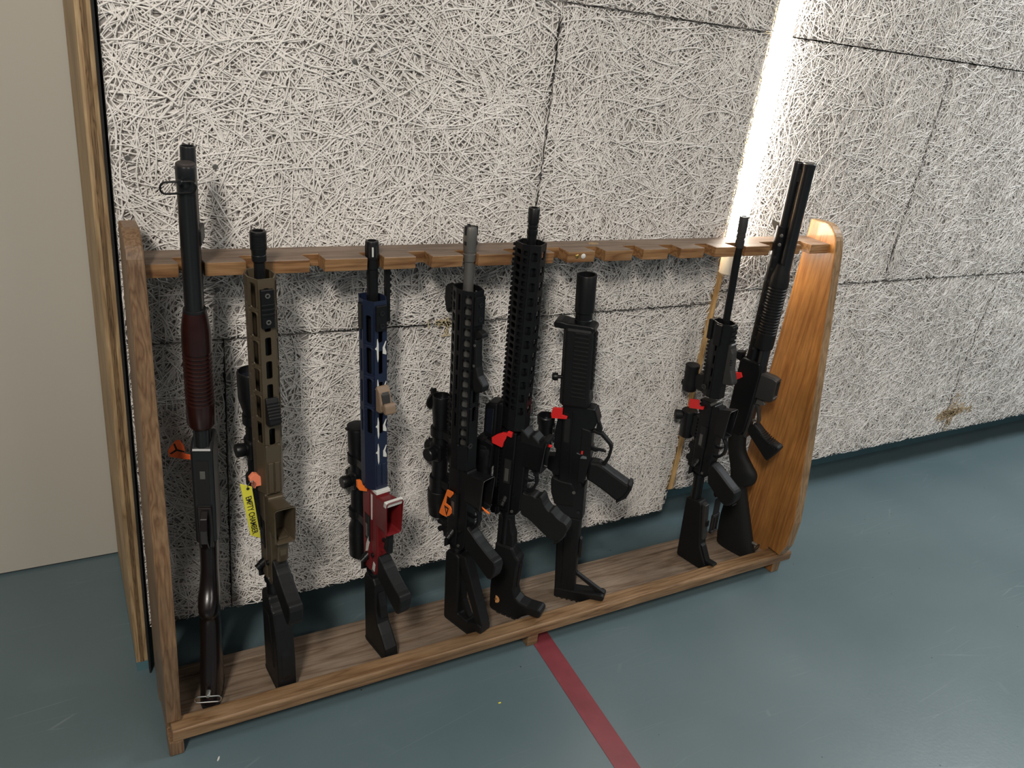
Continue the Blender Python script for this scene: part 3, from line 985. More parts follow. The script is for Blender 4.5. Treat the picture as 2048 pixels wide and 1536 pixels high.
# ================================================================== bronze rifle (second)
g = Gun('rifle', (0.314, 1.272, 0.0405), (0.280, 1.262, 0.981), 5, 'bronze-coated rifle with slotted handguard and black stock, beside the leftmost shotgun', 'rifle')
g.cyl('barrel', [(0.44, 0.0105), (0.70, 0.0092), (0.895, 0.0088)], M['black'], n=24)
md = [(0.878, 0.0100), (0.880, 0.0116), (0.889, 0.0116), (0.890, 0.0108), (0.893, 0.0116), (0.897, 0.0116), (0.899, 0.0130)]
s = 0.902
for k in range(5):
    md += [(s, 0.0130), (s + 0.0012, 0.0127), (s + 0.0024, 0.0130)]
    s += 0.0042
md += [(0.9255, 0.0130), (0.928, 0.0122), (0.9281, 0.0085), (0.915, 0.008)]
g.cyl('muzzle_device', md, M['black'], n=28)
sec = octo(0.0220, -0.028, 0.0275, 0.42)
sl = {0: slot_row(0.53, 0.855, 0.033, 0.0425, 0.20, 0.012), 1: slot_row(0.53, 0.855, 0.043, 0.0500, 0.30, 0.004), 7: slot_row(0.53, 0.855, 0.043, 0.0500, 0.30, 0.004), 6: slot_row(0.53, 0.855, 0.033, 0.0425, 0.22, 0.012)}
hg = add_shell(g, 'handguard', sec, 0.455, 0.858, sl, M['tan'])
g.prof('top_rail', rail_pts(0.457, 0.857, -0.0285, 0.007), 0.0100, M['tan'], 0, hg)
g.add('clamp_bridge', box_bm(-0.0100, -0.0015, 0.0280, 0.0315, 0.458, 0.520), M['tan'], hg, None, 0.0012)
g.add('clamp_bridge', box_bm(0.0015, 0.0100, 0.0280, 0.0315, 0.458, 0.520), M['tan'], hg, None, 0.0012)
bm = bmesh.new()
for k in range(13):
    s = 0.470 + k * 0.0052
    box_bm(0.0224, 0.0227, 0.0085 + 0.0006 * (k % 3), 0.0105, s, s + 0.0032, bm)
g.add('engraved_line', bm, M['white'], hg)
# short rail plate near the muzzle and a finger stop further down, both screwed to the underside
ra = mrail(g, 'rail_plate', -0.0105, 0.0105, 0.0282, 0.0350, 0.776, 0.842, M['black'])
for s in (0.787, 0.832):
    g.add('plate_screw', lathe_bm([(0, 0.0042), (0.0012, 0.0042), (0.0013, 0.0022), (-0.0004, 0.0020)], (0, 0.0350, s), (0, 1, 0), 16), M['steel'], ra, 35)
for s in (0.800, 0.808, 0.816):
    g.add('plate_rib', box_bm(-0.0108, 0.0108, 0.0350, 0.0368, s - 0.002, s + 0.002), M['black'], ra, None, 0.0005)
hs = g.prof('finger_stop', [(0.648, 0.028), (0.650, 0.034), (0.640, 0.038), (0.617, 0.050), (0.608, 0.052), (0.602, 0.046), (0.598, 0.036), (0.598, 0.028)], 0.0105, M['poly'], 0.002)
for k in range(6):
    s, t = 0.641 - k * 0.0048, 0.0388 + k * 0.0024
    g.add('grip_rib', box_bm(-0.0107, 0.0107, t - 0.001, t + 0.0009, s - 0.001, s + 0.001), M['poly'], hs)
lo, up = ar_lower(g, 0.252, M['tan'], M['tan'], None, 0.0035, 0.078)
g.prof('guard_bridge', [(0.382, 0.034), (0.386, 0.070), (0.372, 0.066), (0.345, 0.062), (0.325, 0.060), (0.320, 0.052), (0.345, 0.052), (0.368, 0.050), (0.374, 0.034)], 0.0105, M['tan'], 0.003, lo)
scope(g, 0.330, 0.655, -0.070, 0.0170, 0.0270, 0.0225, 0.498, 'black', 0.055, 0.085, mount=(0.43, 0.56))
g.prof('throw_lever', [(0.355, -0.092), (0.385, -0.096), (0.392, -0.101), (0.362, -0.101)], 0.003, M['black'], 0.001)
ar_grip(g, 0.252, M['poly'])
buffer(g, 0.252, 0.06)
sk = g.prof('stock', [(-0.001, -0.020), (0.010, -0.0255), (0.20, -0.0255), (0.212, -0.018), (0.212, 0.016), (0.195, 0.024), (0.188, 0.038), (0.150, 0.049), (0.105, 0.056), (0.070, 0.0595), (0.022, 0.0605), (0.003, 0.060), (-0.001, 0.053)], 0.0185, M['poly'], 0.005)
g.prof('cheek_panel', [(0.03, -0.012), (0.17, -0.012), (0.17, 0.018), (0.05, 0.04)], 0.0205, M['poly'], 0.003, sk)
g.prof('storage_tube', [(0.165, 0.020), (0.172, 0.036), (0.090, 0.060), (0.036, 0.0620), (0.028, 0.056), (0.085, 0.042)], 0.0105, M['poly'], 0.004, sk)
g.prof('butt_pad', [(-0.002, -0.018), (0.006, -0.0245), (0.006, 0.0600), (-0.002, 0.053)], 0.0192, M['rubber'], 0.001, sk)
gB = g
# its flag with ring and tag
f2, off2 = flag_obj('chamber_flag', g, poly_bm([(0.0393, 0.4887), (0.0318, 0.4962), (0.0250, 0.4935), (0.0165, 0.4846), (0.0165, 0.4685), (0.0285, 0.4695), (0.0300, 0.4655), (0.0350, 0.4680), (0.0335, 0.4790), (0.0385, 0.4800)], WS, 0.006, 0.016), M['salmon'], 'salmon pink chamber flag holding a yellow tag, on the bronze rifle', bevel=0.001)
bm = tube_bm([(0.0405 + 0.010 * math.cos(a) * 0.65, 0.022 + 0.004 * math.sin(a), 0.4765 + 0.0125 * math.sin(a) - 0.004 * math.cos(a)) for a in [i * math.pi / 12 for i in range(24)]], 0.0009, 8, True)
bmesh.ops.translate(bm, verts=bm.verts, vec=-off2)
kr = link_mesh('split_ring', bm, M['chrome'], f2, 40)
kr['label'] = 'bright wire split ring'
tl, trr, brr, bl = (0.0585, 0.4878), (0.0383, 0.4762), (0.0275, 0.3610), (0.0458, 0.3735)
bmt = poly_bm([tl, trr, brr, bl], WS, 0.0215, 0.0235)
tgo = Vector(((tl[0] + brr[0]) / 2, 0.0225, 0.361))
bmesh.ops.translate(bmt, verts=bmt.verts, vec=-tgo)
tg = link_mesh('warning_tag', bmt, M['yellow'], None, None, 0.0006, g.M @ Matrix.Translation(tgo))
tag(tg, 'yellow tag reading EMPTY CHAMBER, hanging from the bronze rifle', 'tag')
def text_bm(txt, size, ext=0.0003):
    cu = bpy.data.curves.new('lettering', 'FONT')
    cu.body = txt
    cu.size = size
    cu.extrude = ext
    cu.align_x = 'CENTER'
    cu.align_y = 'CENTER'
    cu.space_character = 1.02
    cu.offset = 0.0001
    o = bpy.data.objects.new('lettering', cu)
    COL.objects.link(o)
    dg = bpy.context.evaluated_depsgraph_get()
    me = bpy.data.meshes.new_from_object(o.evaluated_get(dg))
    bpy.data.objects.remove(o)
    bm = bmesh.new()
    bm.from_mesh(me)
    return bm


bm = text_bm('EMPTY CHAMBER', 0.0125)
xs = [v.co.x for v in bm.verts]
ln = max(xs) - min(xs)
ys = [v.co.y for v in bm.verts]
hh = max(ys) - min(ys)
cxm, cym = (max(xs) + min(xs)) / 2, (max(ys) + min(ys)) / 2
ax = Vector((0.0368 - 0.0484, 0, 0.3665 - 0.482)).normalized()       # reading direction, down the tag
upv = Vector((-0.0195, 0, -0.0118)).normalized()                      # letter tops toward the image right
upv = (upv - ax * upv.dot(ax)).normalized()
cen = Vector((0.0412, 0.0237, 0.4165))
for v in bm.verts:
    p = (v.co.x - cxm) / ln * 0.083
    q = (v.co.y - cym) / hh * 0.0105
    z = v.co.z
    v.co = cen + ax * p + upv * q + Vector((0, 1, 0)) * z - tgo
link_mesh('lettering', bm, M['ink'], tg)
bm = lathe_bm([(0, 0.0028), (0.0006, 0.0028)], (0.0455 - tgo.x, 0.0236 - tgo.y, 0.4745 - tgo.z), (0, 1, 0), 14)
link_mesh('ring_hole', bm, M['ink'], tg)

# ================================================================== navy, red and white rifle (third)
g = Gun('rifle', (0.530, 1.283, 0.0405), (0.486, 1.310, 0.936), 9, 'rifle with navy handguard, white stars and red and white receiver', 'rifle')
g.cyl('barrel', [(0.44, 0.0100), (0.72, 0.0105), (0.845, 0.0100)], M['black'], n=24)
md = [(0.846, 0.0105), (0.850, 0.0118), (0.860, 0.0118), (0.8605, 0.0105), (0.864, 0.0105), (0.8645, 0.0118), (0.894, 0.0120), (0.896, 0.0112), (0.8961, 0.0075), (0.870, 0.007)]
fh = g.cyl('flash_hider', md, M['black'], n=28)
bm = bmesh.new()
for a in range(0, 360, 60):
    ca, sa = math.cos(math.radians(a + 10)), math.sin(math.radians(a + 10))
    m4 = Matrix(((ca, -sa, 0), (sa, ca, 0), (0, 0, 1)))
    b2 = bmesh.new()
    box_bm(-0.0014, 0.0014, 0.0112, 0.0123, 0.868, 0.889, b2)
    for v in b2.verts:
        v.co = m4 @ v.co
    me = bpy.data.meshes.new('t')
    b2.to_mesh(me)
    bm.from_mesh(me)
    b2.free()
g.add('painted_slot', bm, M['black_gap'], fh)
g.add('painted_slot', box_bm(0.0035, 0.0061, 0.0108, 0.0122, 0.870, 0.887), M['white'], fh, label='white patch painted as light through a slot')  # white block painted as light coming through the muzzle slot
sec = octo(0.0225, -0.028, 0.0275, 0.45)
sl = {0: slot_row(0.50, 0.79, 0.046, 0.062, 0.17, 0.030), 1: slot_row(0.50, 0.79, 0.046, 0.062, 0.24, 0.030), 7: slot_row(0.50, 0.79, 0.052, 0.062, 0.26, 0.024), 6: slot_row(0.50, 0.79, 0.046, 0.062, 0.2, 0.03)}
hg = add_shell(g, 'handguard', sec, 0.4035, 0.793, sl, M['blue'])
g.prof('top_rail', rail_pts(0.405, 0.792, -0.0285, 0.007), 0.0100, M['blue'], 0, hg)
g.add('clamp_bridge', box_bm(-0.0105, -0.0012, 0.0278, 0.0308, 0.412, 0.462), M['blue'], hg, None, 0.0015)
g.add('clamp_bridge', box_bm(0.0012, 0.0105, 0.0278, 0.0308, 0.412, 0.462), M['blue'], hg, None, 0.0015)
# white stars around the slots: each a cut-out star split by the slot it surrounds
for k, sc in enumerate((0.699, 0.6185, 0.540, 0.4835)):
    for pp in ([(0.0042, 0.0130), (0.0062, 0.0240), (0.0072, 0.0225), (0.0080, 0.0085), (0.0119, 0.0050), (0.0082, 0.0015), (0.0074, -0.0150), (0.0060, -0.0225), (0.0042, -0.0150)],
                [(-0.0042, 0.0050), (-0.0104, 0.0170), (-0.0119, 0.0165), (-0.0086, 0.0045), (-0.0119, -0.0050), (-0.0114, -0.0100), (-0.0042, -0.0070)]):
        pp = [(a, sc + b) for a, b in pp]
        g.add('white_star', poly_bm(pp, WS, 0.0284, 0.0292), M['white'], hg)
for w0, w1, t0, t1 in ((0.020, 0.027, -0.006, 0.008), (-0.0105, 0.0105, 0.0283, 0.0345)):
    ra = mrail(g, 'rail_plate', w0, w1, t0, t1, 0.738, 0.786, M['black'])
for s in (0.748, 0.772):
    g.add('plate_screw', lathe_bm([(0, 0.005), (0.0022, 0.005), (0.0023, 0.0026), (0.0005, 0.0024)], (0, 0.0345, s), (0, 1, 0), 16), M['blued'], ra, 35)
# offset folding front sight strip standing out on the left side
fs = g.prof('side_rail', [(0.742, -0.004), (0.742, 0.006), (0.860, 0.006), (0.866, 0.001), (0.862, -0.004)], -0.0255, M['black'], 0.001, None, -0.0335)
for k in range(6):
    g.add('side_tooth', box_bm(-0.0368, -0.0335, -0.003, 0.005, 0.796 + k * 0.0115, 0.802 + k * 0.0115), M['black'], fs, None, 0.0007)
hsb = g.prof('hand_stop', [(0.628, 0.029), (0.632, 0.034), (0.622, 0.044), (0.600, 0.050), (0.586, 0.052), (0.580, 0.046), (0.578, 0.030)], 0.0125, M['fde'], 0.005, label='tan hand stop')
g.prof('hook', [(0.597, 0.048), (0.606, 0.060), (0.602, 0.066), (0.585, 0.068), (0.583, 0.060), (0.590, 0.054), (0.588, 0.048)], 0.0115, M['fde'], 0.003, hsb)
g.prof('grip_insert', [(0.625, 0.040), (0.618, 0.0475), (0.598, 0.0515), (0.592, 0.048), (0.600, 0.040)], 0.0085, M['gun_grey'], 0.002, hsb)
lo, up = ar_lower(g, 0.200, M['red'], M['red'], M['red'], 0.0030, 0.078)
for pts, w in (([(0.405, 0.012), (0.405, 0.0365), (0.398, 0.037), (0.398, 0.012)], 0.0152), ([(0.330, 0.013), (0.395, 0.013), (0.395, 0.019), (0.330, 0.017)], 0.0157), ([(0.392, 0.070), (0.4045, 0.073), (0.4035, 0.081), (0.392, 0.079)], 0.0193), ([(0.238, -0.010), (0.262, -0.006), (0.290, 0.006), (0.278, 0.010), (0.246, 0.000)], 0.0172), ([(0.208, 0.014), (0.230, 0.020), (0.226, 0.028), (0.206, 0.024)], 0.0152)):
    g.prof('white_stripe', pts, w, M['white'], 0.0008, lo, label='white stripe on the red receiver')
g.prof('trigger_shoe', [(0.275, 0.045), (0.322, 0.060), (0.322, 0.068), (0.270, 0.064)], 0.0062, M['poly'], 0.002, lo)
scope(g, 0.190, 0.498, -0.068, 0.0165, 0.0200, 0.0225, 0.380, 'black', 0.045, 0.09, mount=(0.30, 0.43))
fc = g.cyl('flip_cap', [(0.499, 0.0205), (0.503, 0.0212), (0.5045, 0.019)], M['poly'], (0, -0.068))
g.add('cap_tab', box_bm(0.019, 0.026, -0.072, -0.064, 0.4985, 0.5025), M['poly'], fc, None, 0.001)
ar_grip(g, 0.190, M['poly'])
buffer(g, 0.200, 0.06)
sk = g.prof('stock', [(-0.001, -0.018), (0.006, -0.0225), (0.170, -0.0225), (0.182, -0.016), (0.182, 0.016), (0.170, 0.024), (0.100, 0.026), (0.075, 0.034), (0.056, 0.050), (0.030, 0.068), (0.004, 0.0715), (-0.001, 0.064)], 0.0150, M['poly'], 0.004)
g.prof('stock_web', [(0.09, 0.022), (0.150, 0.026), (0.120, 0.036), (0.09, 0.040)], 0.0085, M['poly'], 0.002, sk)
g.prof('butt_pad', [(-0.002, -0.016), (0.006, -0.0215), (0.006, 0.0710), (-0.002, 0.064)], 0.0160, M['rubber'], 0.001, sk)
flag_obj('chamber_flag', g, poly_bm([(0.0383, 0.4215), (0.0300, 0.4200), (0.0270, 0.4085), (0.0170, 0.3990), (0.0180, 0.3905), (0.0345, 0.3985), (0.0380, 0.4050)], WS, -0.004, 0.004), M['orange'], 'small orange chamber flag above the red receiver of the navy rifle', bevel=0.001)

# ================================================================== black rifle with grey barrel (fourth)
g = Gun('rifle', (0.725, 1.288, 0.0405), (0.676, 1.310, 0.966), 18, 'black rifle with bare grey steel barrel and pronged muzzle', 'rifle')
g.cyl('barrel', [(0.43, 0.0104), (0.803, 0.0104), (0.812, 0.0100), (0.863, 0.0098)], M['steel'], n=28, label='bare grey steel barrel')
md = [(0.853, 0.0100), (0.855, 0.0125), (0.868, 0.0125), (0.869, 0.0112), (0.872, 0.0112), (0.873, 0.0125), (0.880, 0.0125), (0.882, 0.0132), (0.914, 0.0132), (0.920, 0.0118), (0.9205, 0.0075), (0.90, 0.007)]
fh = g.cyl('muzzle_prongs', md, M['steel'], n=30)
for a in (35, 155, 275):
    ca, sa = math.cos(math.radians(a)), math.sin(math.radians(a))
    b2 = bmesh.new()
    box_bm(-0.0022, 0.0022, 0.0060, 0.0138, 0.905, 0.9215, b2)
    box_bm(-0.0026, 0.0026, 0.0105, 0.0138, 0.886, 0.893, b2)
    for v in b2.verts:
        v.co = Matrix(((ca, -sa, 0), (sa, ca, 0), (0, 0, 1))) @ v.co
    g.add('prong_gap', b2, M['black_gap'], fh)
sec = octo(0.0220, -0.028, 0.0295, 0.45)
row = lambda l, p, fr, o=0.008: slot_row(0.50, 0.80, l, p, fr, o)
sl = {0: slot_row(0.50, 0.69, 0.033, 0.042, 0.2, 0.006), 1: row(0.033, 0.042, 0.24), 7: slot_row(0.47, 0.80, 0.0175, 0.0218, 0.33, 0.006), 6: slot_row(0.47, 0.80, 0.033, 0.042, 0.16, 0.006), 2: row(0.033, 0.042, 0.24), 5: slot_row(0.47, 0.80, 0.0165, 0.0218, 0.28, 0.006), 3: row(0.0165, 0.0218, 0.28)}
hg = add_shell(g, 'handguard', sec, 0.412, 0.802, sl, M['black'])
g.prof('top_rail', rail_pts(0.414, 0.560, -0.0285, 0.008), 0.0105, M['black'], 0, hg)
g.prof('top_rail', rail_pts(0.745, 0.801, -0.0285, 0.008), 0.0105, M['black'], 0, hg)
g.cyl('quick_detach_cup', [(0, 0.006), (0.003, 0.006), (0.0032, 0.0035), (0.0005, 0.003)], M['gun_grey'], (0.006, 0.0285), (0, 1, 0), 0.470, 20, hg)
fsg = g.prof('folded_front_sight', [(0.792, -0.037), (0.798, -0.050), (0.790, -0.056), (0.765, -0.058), (0.742, -0.052), (0.738, -0.046), (0.748, -0.044), (0.752, -0.037)], 0.008, M['poly'], 0.002)
ra = g.add('side_rail_plate', box_bm(-0.012, 0.012, 0.0300, 0.0365, 0.735, 0.792), M['black'], None, None, 0.001)
for s in (0.747, 0.776):
    g.add('plate_screw', lathe_bm([(0, 0.0048), (0.0022, 0.0048), (0.0023, 0.0025), (0.0005, 0.0023)], (0, 0.0365, s), (0, 1, 0), 16), M['blued'], ra, 35)
g.prof('barricade_hook', [(0.722, 0.030), (0.727, 0.040), (0.722, 0.052), (0.715, 0.053), (0.711, 0.042), (0.704, 0.030)], 0.008, M['poly'], 0.002)
ag = g.prof('angled_foregrip', [(0.708, 0.030), (0.706, 0.036), (0.650, 0.040), (0.632, 0.046), (0.616, 0.062), (0.604, 0.060), (0.596, 0.046), (0.596, 0.036), (0.612, 0.030)], 0.0095, M['poly'], 0.003)
for s in (0.695, 0.652):
    g.add('plate_screw', lathe_bm([(0, 0.003), (0.001, 0.003)], (0.0095, 0.034, s), (1, 0, 0), 14), M['steel'], ag, 35)
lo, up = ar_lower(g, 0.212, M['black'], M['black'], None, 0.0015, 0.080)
scope(g, 0.255, 0.548, -0.066, 0.0172, 0.0195, 0.0225, 0.418, 'black', 0.04, 0.09, mount=(0.345, 0.465), knob=0.015)
fc = g.add('flip_cap', lathe_bm([(0, 0.0195), (0.004, 0.020), (0.0055, 0.017)], (0.0, -0.090, 0.528), (0.1, -1, 0.18), 24), M['poly'], None, 35)
g.prof('cap_hinge', [(0.548, -0.088), (0.556, -0.090), (0.552, -0.098), (0.540, -0.092)], 0.006, M['poly'], 0.001, fc)
# flared rear objective and folded rear sight below the scope
g.cyl('eyepiece_cover', [(0.262, 0.0185), (0.268, 0.0215), (0.300, 0.0245), (0.318, 0.0245), (0.322, 0.021)], M['poly'], (0, -0.068))
rs = g.prof('rear_sight', [(0.215, -0.024), (0.262, -0.024), (0.258, -0.034), (0.246, -0.040), (0.250, -0.050), (0.243, -0.062), (0.236, -0.058), (0.238, -0.046), (0.226, -0.048), (0.222, -0.040), (0.212, -0.038)], 0.009, M['poly'], 0.0015)
g.add('sight_wheel', lathe_bm([(0, 0.006), (0.006, 0.006)], (0.009, -0.046, 0.230), (1, 0, 0), 16), M['poly'], rs, 35)
ar_grip(g, 0.214, M['poly'])
buffer(g, 0.212, 0.06)
carbine_stock(g, 0.190, 0.0980, M['poly'])
def in_st(pts, w0, w1):
    return poly_bm(pts, ST, w0, w1)


f4, off4 = flag_obj('chamber_flag', g, in_st([(0.3498, -0.0166), (0.3514, 0.0012), (0.346, 0.0018), (0.333, -0.0070), (0.3345, -0.0150), (0.3306, -0.0178), (0.3130, -0.0200), (0.3120, -0.0072), (0.3060, -0.0020), (0.2960, -0.0020), (0.2876, -0.0075), (0.2800, -0.0180), (0.2780, -0.0300), (0.2792, -0.0400), (0.2900, -0.0370), (0.3280, -0.0240)], 0.0200, 0.0228), M['orange'], 'bright orange chamber flag with black triangle, on the grey-barrelled rifle')
bm = bmesh.new()
tri = [(0.3075, -0.0235), (0.3060, -0.0090), (0.2835, -0.0155)]
cc = (sum(p[0] for p in tri) / 3, sum(p[1] for p in tri) / 3)
tin = [(cc[0] + (p[0] - cc[0]) * 0.5, cc[1] + (p[1] - cc[1]) * 0.5) for p in tri]
for i in range(3):
    j = (i + 1) % 3
    poly_bm([tri[i], tri[j], tin[j], tin[i]], ST, 0.02285, 0.0234, bm)
bmesh.ops.translate(bm, verts=bm.verts, vec=-off4)
link_mesh('printed_mark', bm, M['ink'], f4)
bm = tube_bm([(0.004, 0.030, 0.3455), (0.004, 0.060, 0.3410), (0.004, 0.0925, 0.3355)], 0.0022, 8)
bmesh.ops.translate(bm, verts=bm.verts, vec=-off4)
link_mesh('chamber_rod', bm, M['orange'], f4, 40)

# ================================================================== long black rifle with serrated handguard (fifth)
g = Gun('rifle', (0.839, 1.282, 0.0405), (0.786, 1.274, 1.013), 36, 'tall black rifle with curved-slot handguard and L-shaped stock', 'rifle')
g.cyl('barrel', [(0.50, 0.0095), (0.915, 0.0090)], M['black'], n=24)
g.cyl('flash_hider', [(0.912, 0.0095), (0.915, 0.0104), (0.922, 0.0104), (0.923, 0.0090), (0.926, 0.0090), (0.927, 0.0104), (0.930, 0.0104), (0.931, 0.0092), (0.934, 0.0092), (0.935, 0.0108), (0.962, 0.0110), (0.9635, 0.0100), (0.9636, 0.0065), (0.95, 0.006)], M['black'], n=28)
sec = octo(0.0225, -0.0245, 0.0255, 0.45)
hole = slot_row(0.535, 0.888, 0.0100, 0.0150, 0.33, 0.002)
small = slot_row(0.535, 0.888, 0.0180, 0.0300, 0.28, 0.004)
hg = add_shell(g, 'handguard', sec, 0.498, 0.898, {6: hole, 7: small, 5: hole, 2: hole, 0: small, 1: small}, M['black'])
g.cyl('light_block_sleeve', [(0.500, 0.0185), (0.885, 0.0185)], M['black'], n=24)  # black tube added to stop light showing through the holes
bm = bmesh.new()
bmB = bmesh.new()
s = 0.540
while s < 0.885:                       # raised curved ribs between the side holes
    pts = [(s, -0.006), (s + 0.0030, -0.001), (s + 0.0030, 0.004), (s, 0.009), (s + 0.0025, 0.0095), (s + 0.0062, 0.004), (s + 0.0062, -0.001), (s + 0.0025, -0.0065)]
    poly_bm(pts, ST, 0.0225, 0.0242, bm)
    poly_bm(pts, ST, -0.0242, -0.0225, bmB)
    s += 0.0150
g.add('scalloped_ribs', bm, M['black'], hg)['kind'] = 'stuff'
g.add('scalloped_ribs', bmB, M['black'], hg)['kind'] = 'stuff'
g.prof('top_rail', rail_pts(0.498, 0.897, -0.0240, 0.0085), 0.0105, M['black'], 0, hg)
g.cyl('gas_block', [(0.765, 0.0125), (0.790, 0.0125)], M['steel'], n=20)
lo, up = ar_lower(g, 0.287, M['black'], M['black'], None, 0.002, 0.076)
# scalloped grip front of the magazine well
g.prof('well_grip', [(0.497, 0.020), (0.503, 0.012), (0.508, 0.020), (0.498, 0.030), (0.490, 0.040), (0.497, 0.048), (0.489, 0.058), (0.484, 0.064), (0.494, 0.074), (0.496, 0.084), (0.486, 0.084), (0.470, 0.076), (0.470, 0.020)], 0.0165, M['poly'], 0.003, lo)
o = g.add('magnifier', lathe_bm([(0.352, 0.016), (0.356, 0.0200), (0.388, 0.0205), (0.392, 0.0225), (0.430, 0.0240), (0.436, 0.0220)], (0.010, -0.064, 0), 'Z', 28), M['black'], None, 35)
g.prof('magnifier_body', [(0.386, -0.040), (0.392, -0.066), (0.404, -0.088), (0.438, -0.092), (0.452, -0.080), (0.458, -0.056), (0.452, -0.036)], 0.0235, M['black'], 0.005, o)
for r_, s in ((0.0195, 0.405), (0.0165, 0.428)):
    g.add('lens_ring', lathe_bm([(0, r_), (0.002, r_), (0.0021, r_ - 0.002), (0.0002, r_ - 0.0025)], (0.0235, -0.064, 0.422), (1, 0, 0), 28), M['blued'], o, 35)
sg = g.prof('reflex_sight', [(0.462, -0.036), (0.462, -0.062), (0.470, -0.066), (0.536, -0.066), (0.544, -0.058), (0.548, -0.036)], 0.0185, M['black'], 0.004)
g.prof('sight_window', [(0.472, -0.044), (0.474, -0.060), (0.530, -0.060), (0.534, -0.044)], 0.0190, M['glass'], 0.001, sg)
g.prof('sight_base', [(0.340, -0.026), (0.545, -0.026), (0.545, -0.038), (0.340, -0.038)], 0.0125, M['black'], 0.002, sg)
rs = g.prof('rear_sight', [(0.288, -0.026), (0.352, -0.026), (0.350, -0.036), (0.335, -0.044), (0.310, -0.046), (0.300, -0.040), (0.288, -0.038)], 0.010, M['black'], 0.002)
g.prof('latch_hook', [(0.272, -0.022), (0.284, -0.020), (0.296, -0.026), (0.290, -0.036), (0.276, -0.040), (0.268, -0.034)], 0.012, M['poly'], 0.002)
o = ar_grip(g, 0.287, M['rubber'], [(0.064, 0.034), (0.060, 0.046), (0.064, 0.060), (0.058, 0.070), (0.070, 0.078), (0.062, 0.084), (0.050, 0.088), (0.036, 0.101), (0.040, 0.108), (0.026, 0.122), (0.020, 0.143), (0.008, 0.149), (-0.022, 0.139), (-0.038, 0.121), (-0.024, 0.094), (0.002, 0.055), (0.006, 0.034)], 0.0150, name='finger_groove_grip')
o.modifiers['bevel'].width = 0.008
g.cyl('grip_cap', [(0, 0.0145), (0.003, 0.0140)], M['poly'], (0, 0.128), (0, 0.74, -0.67), 0.2545, 20, o, sx=1.0, sy=1.25)
buffer(g, 0.287, 0.05, rad=0.0142)
g.prof('buffer_sleeve', [(0.195, -0.0165), (0.270, -0.0165), (0.270, 0.014), (0.238, 0.018), (0.225, 0.024), (0.195, 0.026)], 0.0125, M['poly'], 0.003)
sk = g.prof('stock', [(-0.001, -0.012), (0.006, -0.0205), (0.068, -0.0225), (0.160, -0.0180), (0.196, -0.0180), (0.196, 0.024), (0.186, 0.031), (0.176, 0.036), (0.165, 0.046), (0.150, 0.043), (0.120, 0.042), (0.080, 0.040), (0.060, 0.046), (0.052, 0.056), (0.049, 0.076), (0.052, 0.104), (0.046, 0.1125), (0.0250, 0.1080), (0.0235, 0.080), (0.010, 0.064), (-0.002, 0.054)], 0.0165, M['poly'], 0.005)
g.prof('stock_ridge', [(0.085, 0.0395), (0.150, 0.0425), (0.150, 0.046), (0.085, 0.043)], 0.007, M['poly'], 0.001, sk)
g.add('round_sticker', lathe_bm([(0, 0.0105), (0.0006, 0.0105)], (0.0160, -0.004, 0.037), (1, -0.15, 0), 24, 1.0, 1.0), M['sticker'], sk, None, 0, 'orange round sticker')
g.add('sticker_mark', lathe_bm([(0, 0.0035), (0.0004, 0.0035)], (0.0168, -0.0035, 0.037), (1, -0.15, 0), 18, 1.2, 0.6), mat('sticker_brown', (0.25, 0.11, 0.04), 0.6), sk)
for k in range(4):
    g.add('pad_rib', box_bm(-0.0150, 0.0172, 0.000 + k * 0.013, 0.011 + k * 0.013, -0.0032, 0.002), M['rubber'], sk, None, 0.0006)
f5, off5 = flag_obj('chamber_flag', g, in_st([(0.4687, -0.0411), (0.4560, -0.0390), (0.4520, -0.0150), (0.4640, -0.0130), (0.4760, -0.0080), (0.4840, -0.0060), (0.4820, 0.0046), (0.4937, 0.0054), (0.4950, -0.0045), (0.4890, -0.0075), (0.4875, -0.0170), (0.4790, -0.0300)], 0.0195, 0.0265), M['redp'], 'red chamber flag wedged under the sight of the tall black rifle', bevel=0.001)
bm = tube_bm([(0.0, 0.060, 0.4765), (0.0, 0.086, 0.4745)], 0.0032, 8)
bmesh.ops.translate(bm, verts=bm.verts, vec=-off5)
link_mesh('chamber_rod', bm, M['redp'], f5, 40)

# ================================================================== compact carbine with thick suppressor (sixth)
g = Gun('carbine', (1.014, 1.269, 0.0405), (0.937, 1.284, 0.8735), 44, 'compact black carbine with thick muzzle can and skeleton stock', 'rifle')
g.cyl('suppressor', [(0.746, 0.0190), (0.748, 0.0205), (0.826, 0.0208), (0.8275, 0.0200), (0.8276, 0.0165), (0.805, 0.016)], M['black'], n=36)
g.cyl('muzzle_collar', [(0.722, 0.0185), (0.731, 0.0190), (0.732, 0.0180), (0.7455, 0.0180)], M['black'], n=32)
fs = g.prof('front_sight_band', [(0.7125, 0.031), (0.721, 0.028), (0.7235, 0.020), (0.7235, -0.030), (0.726, -0.044), (0.726, -0.055), (0.720, -0.060), (0.710, -0.058), (0.7095, -0.040), (0.7095, 0.022)], 0.0205, M['black'], 0.003)
g.add('sight_hood', lathe_bm([(0, 0.0085), (0.006, 0.0085)], (0, -0.050, 0.7155), (0, 0, 1), 18), M['black'], fs, 35)
hgp = [(0.530, -0.034), (0.716, -0.034), (0.716, 0.024), (0.700, 0.027), (0.560, 0.028), (0.545, 0.031), (0.532, 0.027)]
hg = g.prof('handguard', hgp, 0.0235, M['poly'], 0.007)
for k in range(16):
    s = 0.555 + k * 0.0098
    g.add('handguard_rib', box_bm(0.0228, 0.0246, -0.012, 0.020, s, s + 0.0055), M['poly'], hg, None, 0.001)
g.prof('lower_rail', rail_pts(0.575, 0.705, 0.0275, 0.004, 1, 0.012, 0.007), 0.0095, M['poly'], 0, hg)
